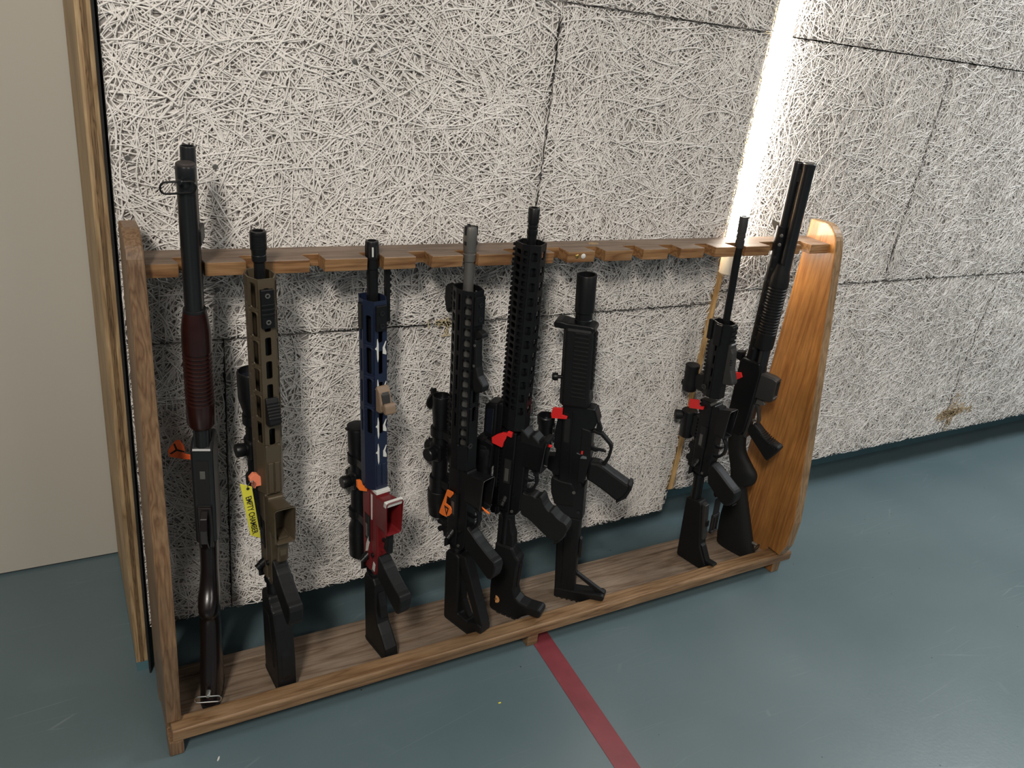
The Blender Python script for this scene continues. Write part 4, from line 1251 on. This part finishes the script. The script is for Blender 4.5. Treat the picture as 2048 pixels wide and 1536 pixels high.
g.cyl('cocking_tube', [(0.53, 0.009), (0.716, 0.009)], M['black'], (0, -0.032), n=20)
g.add('cocking_knob', lathe_bm([(0, 0.004), (0.014, 0.004), (0.015, 0.0085), (0.022, 0.0090), (0.027, 0.0065), (0.0275, 0.002)], (0.004, -0.032, 0.593), (0.35, -0.9, 0.05), 20), M['black'], None, 35)
rc = g.prof('receiver', [(0.245, -0.0255), (0.290, -0.034), (0.335, -0.034), (0.345, -0.028), (0.533, -0.030), (0.533, 0.014), (0.500, 0.020), (0.340, 0.024), (0.325, 0.032), (0.262, 0.032), (0.240, 0.028)], 0.0165, M['black'], 0.004)
g.prof('side_groove', [(0.360, -0.006), (0.520, -0.006), (0.520, -0.001), (0.360, -0.001)], 0.0178, M['black'], 0.001, rc)
g.prof('ejection_port', [(0.440, -0.022), (0.500, -0.022), (0.500, -0.010), (0.440, -0.010)], 0.0168, M['black_gap'], 0, rc)
mw = g.prof('magazine_well', [(0.534, 0.008), (0.533, 0.041), (0.524, 0.046), (0.500, 0.050), (0.484, 0.043), (0.476, 0.030), (0.478, 0.010)], 0.0155, M['black'], 0.003)
g.prof('release_lever', [(0.496, 0.048), (0.500, 0.052), (0.478, 0.0600), (0.472, 0.0565), (0.478, 0.046)], 0.006, M['black'], 0.001, mw)
g.prof('well_mouth', [(0.530, 0.0440), (0.502, 0.0530), (0.500, 0.0505), (0.5285, 0.0415)], 0.0168, M['black'], 0.0008, mw)
tgm = g.prof('trigger_housing', [(0.484, 0.016), (0.480, 0.036), (0.470, 0.040), (0.400, 0.040), (0.372, 0.036), (0.340, 0.030), (0.342, 0.014)], 0.0175, M['poly'], 0.003)
g.add('trigger_guard', poly_bm([(0.478, 0.038), (0.472, 0.062), (0.449, 0.084), (0.438, 0.0865), (0.413, 0.083), (0.391, 0.074), (0.381, 0.058), (0.388, 0.056), (0.398, 0.069), (0.415, 0.0765), (0.436, 0.080), (0.446, 0.077), (0.465, 0.058), (0.470, 0.038)], ST, -0.006, 0.006), M['poly'], tgm, None, 0.0015)
g.add('trigger', poly_bm([(0.424, 0.038), (0.434, 0.038), (0.430, 0.052), (0.430, 0.066), (0.4265, 0.073), (0.4235, 0.072), (0.4245, 0.058), (0.420, 0.048)], ST, -0.003, 0.003), M['black'], tgm, None, 0.0008)
g.prof('pistol_grip', [(0.399, 0.038), (0.399, 0.060), (0.3905, 0.076), (0.378, 0.096), (0.360, 0.128), (0.358, 0.136), (0.348, 0.137), (0.324, 0.127), (0.3075, 0.108), (0.320, 0.090), (0.334, 0.068), (0.346, 0.046), (0.350, 0.034)], 0.0145, M['poly'], 0.006, tgm)
g.prof('grip_foot', [(0.362, 0.130), (0.3585, 0.1385), (0.3465, 0.139), (0.3225, 0.129), (0.3050, 0.109), (0.3085, 0.1055), (0.327, 0.122), (0.349, 0.1315)], 0.0158, M['poly'], 0.002, tgm)
g.add('selector_lever', poly_bm([(0.4120, 0.020), (0.4150, 0.0235), (0.4140, 0.0330), (0.4080, 0.0340), (0.4070, 0.0240), (0.4060, 0.018)], ST, 0.0178, 0.0195), M['chrome'], tgm, None, 0.0005, 'bright selector lever')
g.add('selector_lever', poly_bm([(0.4190, 0.0100), (0.4170, 0.0180), (0.4155, 0.0180), (0.4170, 0.0095)], ST, 0.0178, 0.0185), M['chrome'], tgm)
g.add('red_mark', poly_bm([(0.4260, 0.0200), (0.4260, 0.0240), (0.4175, 0.0235), (0.4175, 0.0195)], ST, 0.0178, 0.0182), M['redp'], tgm, None, 0, 'small red selector mark')
g.prof('end_cap', [(0.270, -0.035), (0.300, -0.0445), (0.336, -0.0465), (0.343, -0.040), (0.338, -0.024), (0.336, 0.004), (0.318, 0.014), (0.272, 0.014)], 0.0180, M['poly'], 0.004)
g.prof('hinge_block', [(0.240, -0.029), (0.275, -0.031), (0.322, 0.012), (0.335, 0.0335), (0.242, 0.0335)], 0.0168, M['black'], 0.002)
g.add('hinge_screw', lathe_bm([(0, 0.0040), (0.002, 0.0040)], (0.0168, 0.010, 0.313), (1, 0, 0), 16), M['steel'], None, 35)
g.add('hinge_screw', lathe_bm([(0, 0.0040), (0.002, 0.0040)], (0.0168, 0.024, 0.262), (1, 0, 0), 16), M['blued'], None, 35)
sk = g.prof('stock', [(0.004, -0.022), (0.240, -0.0265), (0.240, 0.0295), (0.026, 0.0270)], 0.0135, M['poly'], 0.004)
g.prof('stock_channel', [(0.030, -0.006), (0.236, -0.008), (0.236, 0.010), (0.034, 0.009)], 0.0150, M['poly'], 0.002, sk)
g.prof('stock_latch', [(0.125, 0.030), (0.182, 0.030), (0.178, 0.036), (0.125, 0.036)], 0.006, M['black'], 0.001, sk)
g.prof('butt_plate', [(-0.001, -0.022), (0.026, -0.022), (0.028, 0.026), (0.031, 0.060), (0.034, 0.096), (0.029, 0.1030), (0.0165, 0.1000), (0.0150, 0.076), (0.000, 0.062)], 0.0160, M['poly'], 0.003, sk)
g.prof('rear_strut', [(0.086, 0.024), (0.078, 0.031), (0.034, 0.1025), (0.026, 0.099), (0.028, 0.089), (0.072, 0.024)], 0.0050, M['poly'], 0.002, sk)
for k in range(6):
    g.add('pad_rib', box_bm(-0.0150, 0.0165, -0.016 + k * 0.0125, -0.011 + k * 0.0125, -0.0020, 0.0035), M['rubber'], sk, None, 0.0006)
# sight on a high mount
o = g.prof('sight_mount', [(0.345, -0.028), (0.515, -0.028), (0.515, -0.036), (0.470, -0.044), (0.420, -0.046), (0.415, -0.040), (0.395, -0.041), (0.392, -0.060), (0.360, -0.060), (0.352, -0.046), (0.345, -0.044)], 0.0115, M['black'], 0.002)
g.cyl('reflex_sight', [(0.424, 0.0150), (0.428, 0.0165), (0.466, 0.0170), (0.470, 0.0195), (0.488, 0.0205), (0.490, 0.0190), (0.4901, 0.0165), (0.475, 0.0155)], M['black'], (0, -0.0690), n=30)
g.add('sight_lens', lathe_bm([(0, 0.0160), (0.0004, 0.0160)], (0, -0.0690, 0.4765), (0, 0, 1), 26), M['glass'], None)
bm = bmesh.new()
for k in range(4):
    box_bm(-0.004, 0.004, -0.0510, -0.0475, 0.425 + k * 0.013, 0.433 + k * 0.013, bm)
g.add('mount_clamp', bm, M['blued'], o)
flag_obj('chamber_flag', g, in_st([(0.5238, -0.0493), (0.5261, -0.0274), (0.5090, -0.0279), (0.5073, -0.0161), (0.5014, -0.0172), (0.4977, -0.0510), (0.5070, -0.0530)], 0.0180, 0.0235), M['redp'], 'red chamber flag on the compact carbine, nearest its thick muzzle can', bevel=0.0006)

# ================================================================== carbine with foregrip and round sights (seventh)
g = Gun('carbine', (1.423, 1.287, 0.0405), (1.360, 1.308, 0.985), 12, 'black carbine with long thin bare barrel, left of the rightmost shotgun', 'rifle')
g.cyl('barrel', [(0.58, 0.0088), (0.875, 0.0086)], M['black'], n=16)
g.cyl('flash_hider', [(0.866, 0.0092), (0.868, 0.0102), (0.884, 0.0102), (0.8845, 0.0090), (0.889, 0.0090), (0.8895, 0.0104), (0.896, 0.0104), (0.8965, 0.0094), (0.901, 0.0094), (0.9015, 0.0104), (0.936, 0.0104), (0.938, 0.0096), (0.9381, 0.0066), (0.92, 0.006)], M['gun_grey'], n=28)
sec = octo(0.0200, -0.0270, 0.0230, 0.5)
hg = add_shell(g, 'handguard', sec, 0.490, 0.684, {6: slot_row(0.5, 0.68, 0.022, 0.034, 0.22, 0.01)}, M['black'])
for nm, w0, w1, a, b in (('side_rail', 0.0195, 0.0265, -0.010, 0.008), ('side_rail', -0.0265, -0.0195, -0.010, 0.008)):
    g.add(nm, box_bm(w0, w1, a, b, 0.630, 0.682), M['black'], hg, None, 0.001)
g.prof('top_rail', rail_pts(0.492, 0.684, -0.0265, 0.0090), 0.0105, M['black'], 0, hg)
g.prof('lower_rail', rail_pts(0.560, 0.684, 0.0225, 0.0065, 1, 0.0125, 0.008), 0.0105, M['black'], 0, hg)
g.prof('rail_cap', [(0.634, -0.038), (0.684, -0.038), (0.686, -0.026), (0.634, -0.026)], 0.0155, M['poly'], 0.002, hg)
hsb = g.prof('hand_stop', [(0.640, 0.024), (0.637, 0.034), (0.628, 0.034), (0.618, 0.038), (0.575, 0.042), (0.545, 0.054), (0.538, 0.052), (0.535, 0.040), (0.533, 0.024)], 0.0115, M['gun_grey'], 0.004)
for s in (0.600, 0.594, 0.588):
    g.add('stop_groove', box_bm(0.004, 0.0118, 0.0365, 0.0410, s, s + 0.0018), M['black'], hsb)
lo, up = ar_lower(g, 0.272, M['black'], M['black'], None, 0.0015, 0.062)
g.add('latch_pin', lathe_bm([(-0.020, 0.0035), (0.020, 0.0035)], (0, 0.012, 0.474), (1, 0, 0), 14), M['steel'], lo, 35)
g.add('sling_ring', lathe_bm([(0, 0.0070), (0.003, 0.0070), (0.0032, 0.0045), (0.0005, 0.004)], (0.0175, -0.018, 0.512), (1, 0, 0), 20), M['gun_grey'], None, 35)
# small tube sight, tilted out
o = g.cyl('round_sight', [(0.480, 0.0165), (0.483, 0.0180), (0.500, 0.0185), (0.505, 0.0175), (0.538, 0.0168), (0.541, 0.0178), (0.549, 0.0180), (0.5505, 0.0165)], M['poly'], (0.006, -0.0690), n=30)
g.add('sight_cap', lathe_bm([(0, 0.0060), (0.007, 0.0060)], (0.006, -0.0850, 0.495), (0, -1, 0), 18), M['poly'], o, 35)
g.prof('sight_mount', [(0.492, -0.026), (0.535, -0.026), (0.535, -0.044), (0.528, -0.054), (0.497, -0.054), (0.492, -0.044)], 0.0110, M['black'], 0.002, o)
o = g.cyl('rear_scope', [(0.352, 0.0165), (0.356, 0.0190), (0.392, 0.0190), (0.396, 0.0205), (0.425, 0.0205), (0.4270, 0.0185)], M['black'], (0.004, -0.0580), n=30)
g.add('turret_knob', lathe_bm([(0, 0.0105), (0.016, 0.0125), (0.024, 0.0125), (0.025, 0.0115)], (0.012, -0.066, 0.412), (0.75, -0.66, 0), 24), M['poly'], o, 35)
g.prof('sight_mount', [(0.362, -0.026), (0.422, -0.026), (0.420, -0.042), (0.364, -0.042)], 0.0115, M['black'], 0.002, o)
rs = g.prof('rear_sight', [(0.277, -0.024), (0.345, -0.024), (0.345, -0.040), (0.330, -0.044), (0.322, -0.036), (0.312, -0.036), (0.304, -0.044), (0.294, -0.046), (0.288, -0.036), (0.276, -0.036)], 0.0095, M['black'], 0.002)
ar_grip(g, 0.272, M['poly'], [(0.046, 0.032), (0.040, 0.048), (0.034, 0.060), (0.020, 0.082), (0.006, 0.104), (0.000, 0.118), (-0.012, 0.122), (-0.034, 0.118), (-0.050, 0.104), (-0.052, 0.090), (-0.038, 0.066), (-0.022, 0.046), (-0.014, 0.032)], 0.0155)
g.add('grip_slot', box_bm(-0.0085, 0.0085, 0.1140, 0.1155, 0.2275, 0.2300), M['black_gap'], None)
buffer(g, 0.272, 0.05, rad=0.0138)
sk = g.prof('stock', [(-0.001, -0.016), (0.004, -0.0205), (0.185, -0.0200), (0.190, -0.014), (0.193, 0.022), (0.185, 0.030), (0.066, 0.046), (0.050, 0.054), (0.018, 0.071), (0.002, 0.072), (-0.002, 0.066)], 0.0145, M['poly'], 0.004)
g.prof('storage_tube', [(0.190, 0.026), (0.186, 0.040), (0.085, 0.050), (0.080, 0.036)], 0.0085, M['gun_grey'], 0.002, sk)
g.prof('stock_toe_block', [(0.072, 0.040), (0.066, 0.052), (0.024, 0.0735), (0.004, 0.0735), (0.006, 0.064), (0.040, 0.044)], 0.0090, M['poly'], 0.002, sk)
g.add('stock_button', box_bm(-0.005, 0.005, 0.0480, 0.0510, 0.125, 0.143), M['poly'], sk, None, 0.001)
g.prof('toe_strap', [(0.014, 0.066), (0.030, 0.068), (0.0305, 0.092), (0.0265, 0.095), (0.0235, 0.078)], 0.0090, M['poly'], 0.001, sk)
# sling with plastic buckle hanging between stock and the next gun
bm = bmesh.new()
box_bm(-0.0150, 0.0110, 0.0650, 0.0672, 0.170, 0.222, bm)
slg = g.add('sling', bm, M['rubber'], None, None, 0.0006)
g.prof('sling_hook', [(0.222, 0.060), (0.230, 0.064), (0.248, 0.058), (0.246, 0.050), (0.226, 0.054)], 0.004, M['black'], 0.001, slg)
bk = bmesh.new()
box_bm(-0.0165, 0.0120, 0.0630, 0.0700, 0.166, 0.174, bk)
box_bm(-0.0165, -0.0125, 0.0630, 0.0700, 0.118, 0.170, bk)
box_bm(0.0080, 0.0120, 0.0630, 0.0700, 0.118, 0.170, bk)
box_bm(-0.0045, 0.0000, 0.0630, 0.0700, 0.122, 0.170, bk)
box_bm(-0.0165, 0.0120, 0.0630, 0.0700, 0.118, 0.124, bk)
g.add('sling_buckle', bk, M['gloss'], slg, None, 0.0015)
flag_obj('chamber_flag', g, in_st([(0.4664, -0.0500), (0.4735, -0.0240), (0.4572, -0.0220), (0.4620, -0.0070), (0.4533, -0.0077), (0.4422, -0.0474), (0.4500, -0.0510)], 0.0190, 0.0245), M['redp'], 'red chamber flag beside the round sight of the hand-stop carbine', bevel=0.0006)

# ================================================================== black pump shotgun by the right side panel (eighth)
g = Gun('pump_shotgun', (1.562, 1.337, 0.0405), (1.4899, 1.3094, 1.1067), 18, 'black pump shotgun with ribbed plastic fore-end, against the right side panel', 'shotgun')
P_ = M['blued']
g.cyl('barrel', [(0.53, 0.0125), (0.90, 0.0110), (1.060, 0.0108), (1.062, 0.0100), (1.0621, 0.0088), (1.04, 0.0086)], P_)
bd = g.prof('front_bead', [(0.893, -0.010), (0.893, -0.016), (0.912, -0.030), (0.922, -0.031), (0.918, -0.010)], 0.0015, M['steel'], 0.0005)
hs = g.cyl('heat_shield', [(0.560, 0.0148), (0.914, 0.0148), (0.9145, 0.0125)], M['black'], (0, -0.001), n=32)
bm = bmesh.new()
for k in range(9):
    for a in (100, 60):
        an = math.radians(a)
        s = 0.600 + k * 0.030
        # perforations down the side of the shield
        p = Vector((math.sin(an) * 0.0142, -0.001 - math.cos(an) * 0.0142 * -1 * -1, s))
        lathe_bm([(0, 0.0036), (0.0008, 0.0036)], p, (math.sin(an), -math.cos(an), 0), 12, 1, 1, bm)
g.add('perforations', bm, M['black_gap'], hs)
for s in (0.872, 0.894):
    g.add('clamp_screw', lathe_bm([(0, 0.0040), (0.0025, 0.0040), (0.003, 0.0025)], (0.0130, 0.006, s), (0.95, 0.3, 0), 16), M['steel'], hs, 35)
mt = g.cyl('magazine_tube', [(0.53, 0.0140), (1.052, 0.0140), (1.053, 0.0146), (1.063, 0.0146), (1.0645, 0.0130)], P_, (0, 0.0265))
g.add('barrel_clamp', box_bm(-0.008, 0.008, -0.002, 0.022, 1.020, 1.048), M['black'], None, None, 0.002)
fp = [(0.606, 0.0150), (0.607, 0.0228), (0.612, 0.0236), (0.644, 0.0238)]
s = 0.648
while s < 0.770:
    fp += [(s, 0.0238), (s + 0.0018, 0.0214), (s + 0.0040, 0.0212), (s + 0.0058, 0.0238)]
    s += 0.0078
fp += [(0.778, 0.0236), (0.795, 0.0222), (0.815, 0.0180), (0.826, 0.0162), (0.8265, 0.0145)]
g.cyl('fore_end', fp, M['poly'], (0, 0.0205), sx=0.98, sy=1.0, n=44)
rc = g.prof('receiver', [(0.355, -0.010), (0.365, -0.026), (0.555, -0.0260), (0.568, -0.020), (0.568, 0.0300), (0.545, 0.0375), (0.420, 0.0330), (0.370, 0.0300), (0.350, 0.018)], 0.0185, M['black'], 0.004)
g.prof('rear_sight', [(0.552, -0.026), (0.556, -0.046), (0.572, -0.048), (0.578, -0.024)], 0.0110, M['black'], 0.002, rc)
g.prof('loading_port', [(0.448, 0.0340), (0.538, 0.0372), (0.538, 0.0384), (0.448, 0.0352)], 0.011, M['black_gap'], 0, rc)
g.add('action_bar', box_bm(0.0115, 0.0145, 0.022, 0.028, 0.565, 0.612), M['gun_grey'], rc)
g.add('action_bar', box_bm(-0.0145, -0.0115, 0.022, 0.028, 0.565, 0.612), M['gun_grey'], rc)
# hollow box magazine housing under the receiver
bm = bmesh.new()
rings = []
for t_, a, b, hw in ((0.034, 0.470, 0.543, 0.0140), (0.070, 0.472, 0.542, 0.0140), (0.0805, 0.478, 0.538, 0.0135), (0.0810, 0.484, 0.532, 0.0095), (0.060, 0.486, 0.530, 0.0090)):
    rings.append([bm.verts.new((x, t_, y)) for x, y in rrect(hw, (b - a) / 2, 0.006, 4, 0, (a + b) / 2)])
for A, B in zip(rings, rings[1:]):
    for i in range(len(A)):
        j = (i + 1) % len(A)
        bm.faces.new((A[i], A[j], B[j], B[i]))
bm.faces.new(rings[0])
bm.faces.new(rings[-1])
mg = g.add('magazine_housing', bm, M['gun_grey'], None, 40)
g.add('housing_floor', box_bm(-0.0088, 0.0088, 0.0600, 0.0610, 0.487, 0.529), M['black_gap'], mg)
g.add('housing_bar', box_bm(-0.0110, 0.0110, 0.0790, 0.0825, 0.4850, 0.4890), M['steel'], mg, None, 0.0006)
g.prof('release_latch', [(0.452, 0.036), (0.470, 0.038), (0.468, 0.056), (0.460, 0.062), (0.455, 0.058)], 0.005, M['steel'], 0.001, mg)
tp = g.prof('trigger_plate', [(0.352, 0.026), (0.450, 0.032), (0.452, 0.040), (0.350, 0.036)], 0.0125, M['gun_grey'], 0.002)
g.add('trigger_guard', poly_bm([(0.452, 0.034), (0.450, 0.046), (0.432, 0.052), (0.410, 0.058), (0.392, 0.056), (0.378, 0.046), (0.372, 0.036), (0.379, 0.036), (0.384, 0.043), (0.394, 0.050), (0.409, 0.0525), (0.428, 0.047), (0.441, 0.041), (0.443, 0.034)], ST, -0.0065, 0.0065), M['gun_grey'], tp, None, 0.0015)
g.add('trigger', poly_bm([(0.400, 0.034), (0.408, 0.034), (0.405, 0.042), (0.407, 0.049), (0.404, 0.049), (0.400, 0.042)], ST, -0.003, 0.003), M['steel'], tp, None, 0.0007)
pg = g.prof('pistol_grip', [(0.402, 0.050), (0.392, 0.064), (0.372, 0.092), (0.366, 0.126), (0.360, 0.131), (0.340, 0.122), (0.313, 0.106), (0.318, 0.098), (0.345, 0.066), (0.366, 0.040), (0.380, 0.034)], 0.0135, M['poly'], 0.004)
for k in range(11):
    f = k / 10
    s, t = 0.3876 - f * 0.0238, 0.0655 + f * 0.0560
    g.add('grip_rib', tube_bm([(-0.0128, t - 0.004, s - 0.006), (-0.0095, t + 0.0005, s), (0.0095, t + 0.0005, s), (0.0128, t - 0.004, s - 0.006)], 0.0019, 8), M['gloss'], pg, 40)
sk = g.add('stock', loft_bm([(0.356, -0.016, 0.031, 0.0170), (0.325, -0.015, 0.034, 0.0165), (0.300, -0.010, 0.043, 0.0165), (0.272, -0.001, 0.067, 0.0170), (0.255, 0.006, 0.083, 0.0185), (0.240, 0.011, 0.087, 0.0190), (0.222, 0.015, 0.083, 0.0188), (0.206, 0.017, 0.068, 0.0180), (0.190, 0.018, 0.069, 0.0180), (0.140, 0.016, 0.087, 0.0188), (0.087, 0.013, 0.107, 0.0198), (0.040, 0.015, 0.124, 0.0205), (0.012, 0.019, 0.133, 0.0205)]), M['rubber'], None, 50)
g.add('butt_pad', loft_bm([(0.0118, 0.0185, 0.134, 0.0210), (0.003, 0.0195, 0.1355, 0.0210), (-0.001, 0.022, 0.133, 0.0200)]), M['rubber'], sk, 50)
bq = g.add('sling_loop', tube_bm([(x, 0.136, z) for x, z in rrect(0.0120, 0.0060, 0.005, 4, 0.0, 0.041)], 0.0013, 8, True), M['blued'], sk, 40)
g.add('loop_stud', lathe_bm([(0, 0.0045), (0.012, 0.0045), (0.014, 0.003)], (0, 0.1195, 0.048), (0, 1, 0), 14), M['steel'], sk, 35)
flag_obj('chamber_flag', g, in_st([(0.5235, -0.0300), (0.5290, -0.0120), (0.5180, -0.0060), (0.5065, -0.0180), (0.5090, -0.0290)], 0.0195, 0.0250), M['redp'], 'red chamber flag half hidden between the two rightmost guns', bevel=0.001)

# small white chip lying on the floor before the rack
d = px_ray(437, 1518)
k = -CAMP[2] / d[2]
cx, cy = d[0] * k, d[1] * k
bm = poly_bm([(-0.005, -0.0012), (0.004, -0.0018), (0.006, 0.0005), (0.000, 0.0018), (-0.005, 0.001)], lambda p, q, z: (p * 0.5 + q * 0.86, p * 0.86 - q * 0.5, z), 0.0, 0.0015)
bmesh.ops.translate(bm, verts=bm.verts, vec=(0, 0, 0))
o = link_mesh('paint_chip', bm, M['white'], None, None, 0.0003)
o.location = (cx, cy, 0.0)
tag(o, 'tiny white paint chip on the floor in front of the left rack foot', 'chip')
d = px_ray(999, 1406)
k = -CAMP[2] / d[2]
c = link_mesh('paint_chip', poly_bm([(-0.003, -0.0012), (0.003, -0.0015), (0.0035, 0.001), (-0.002, 0.0015)], lambda p, q, z: (p, q, z), 0.0, 0.001), M['yellow'])
c.location = (d[0] * k, d[1] * k, 0.0)
tag(c, 'tiny yellowish chip on the floor left of the red line', 'chip')
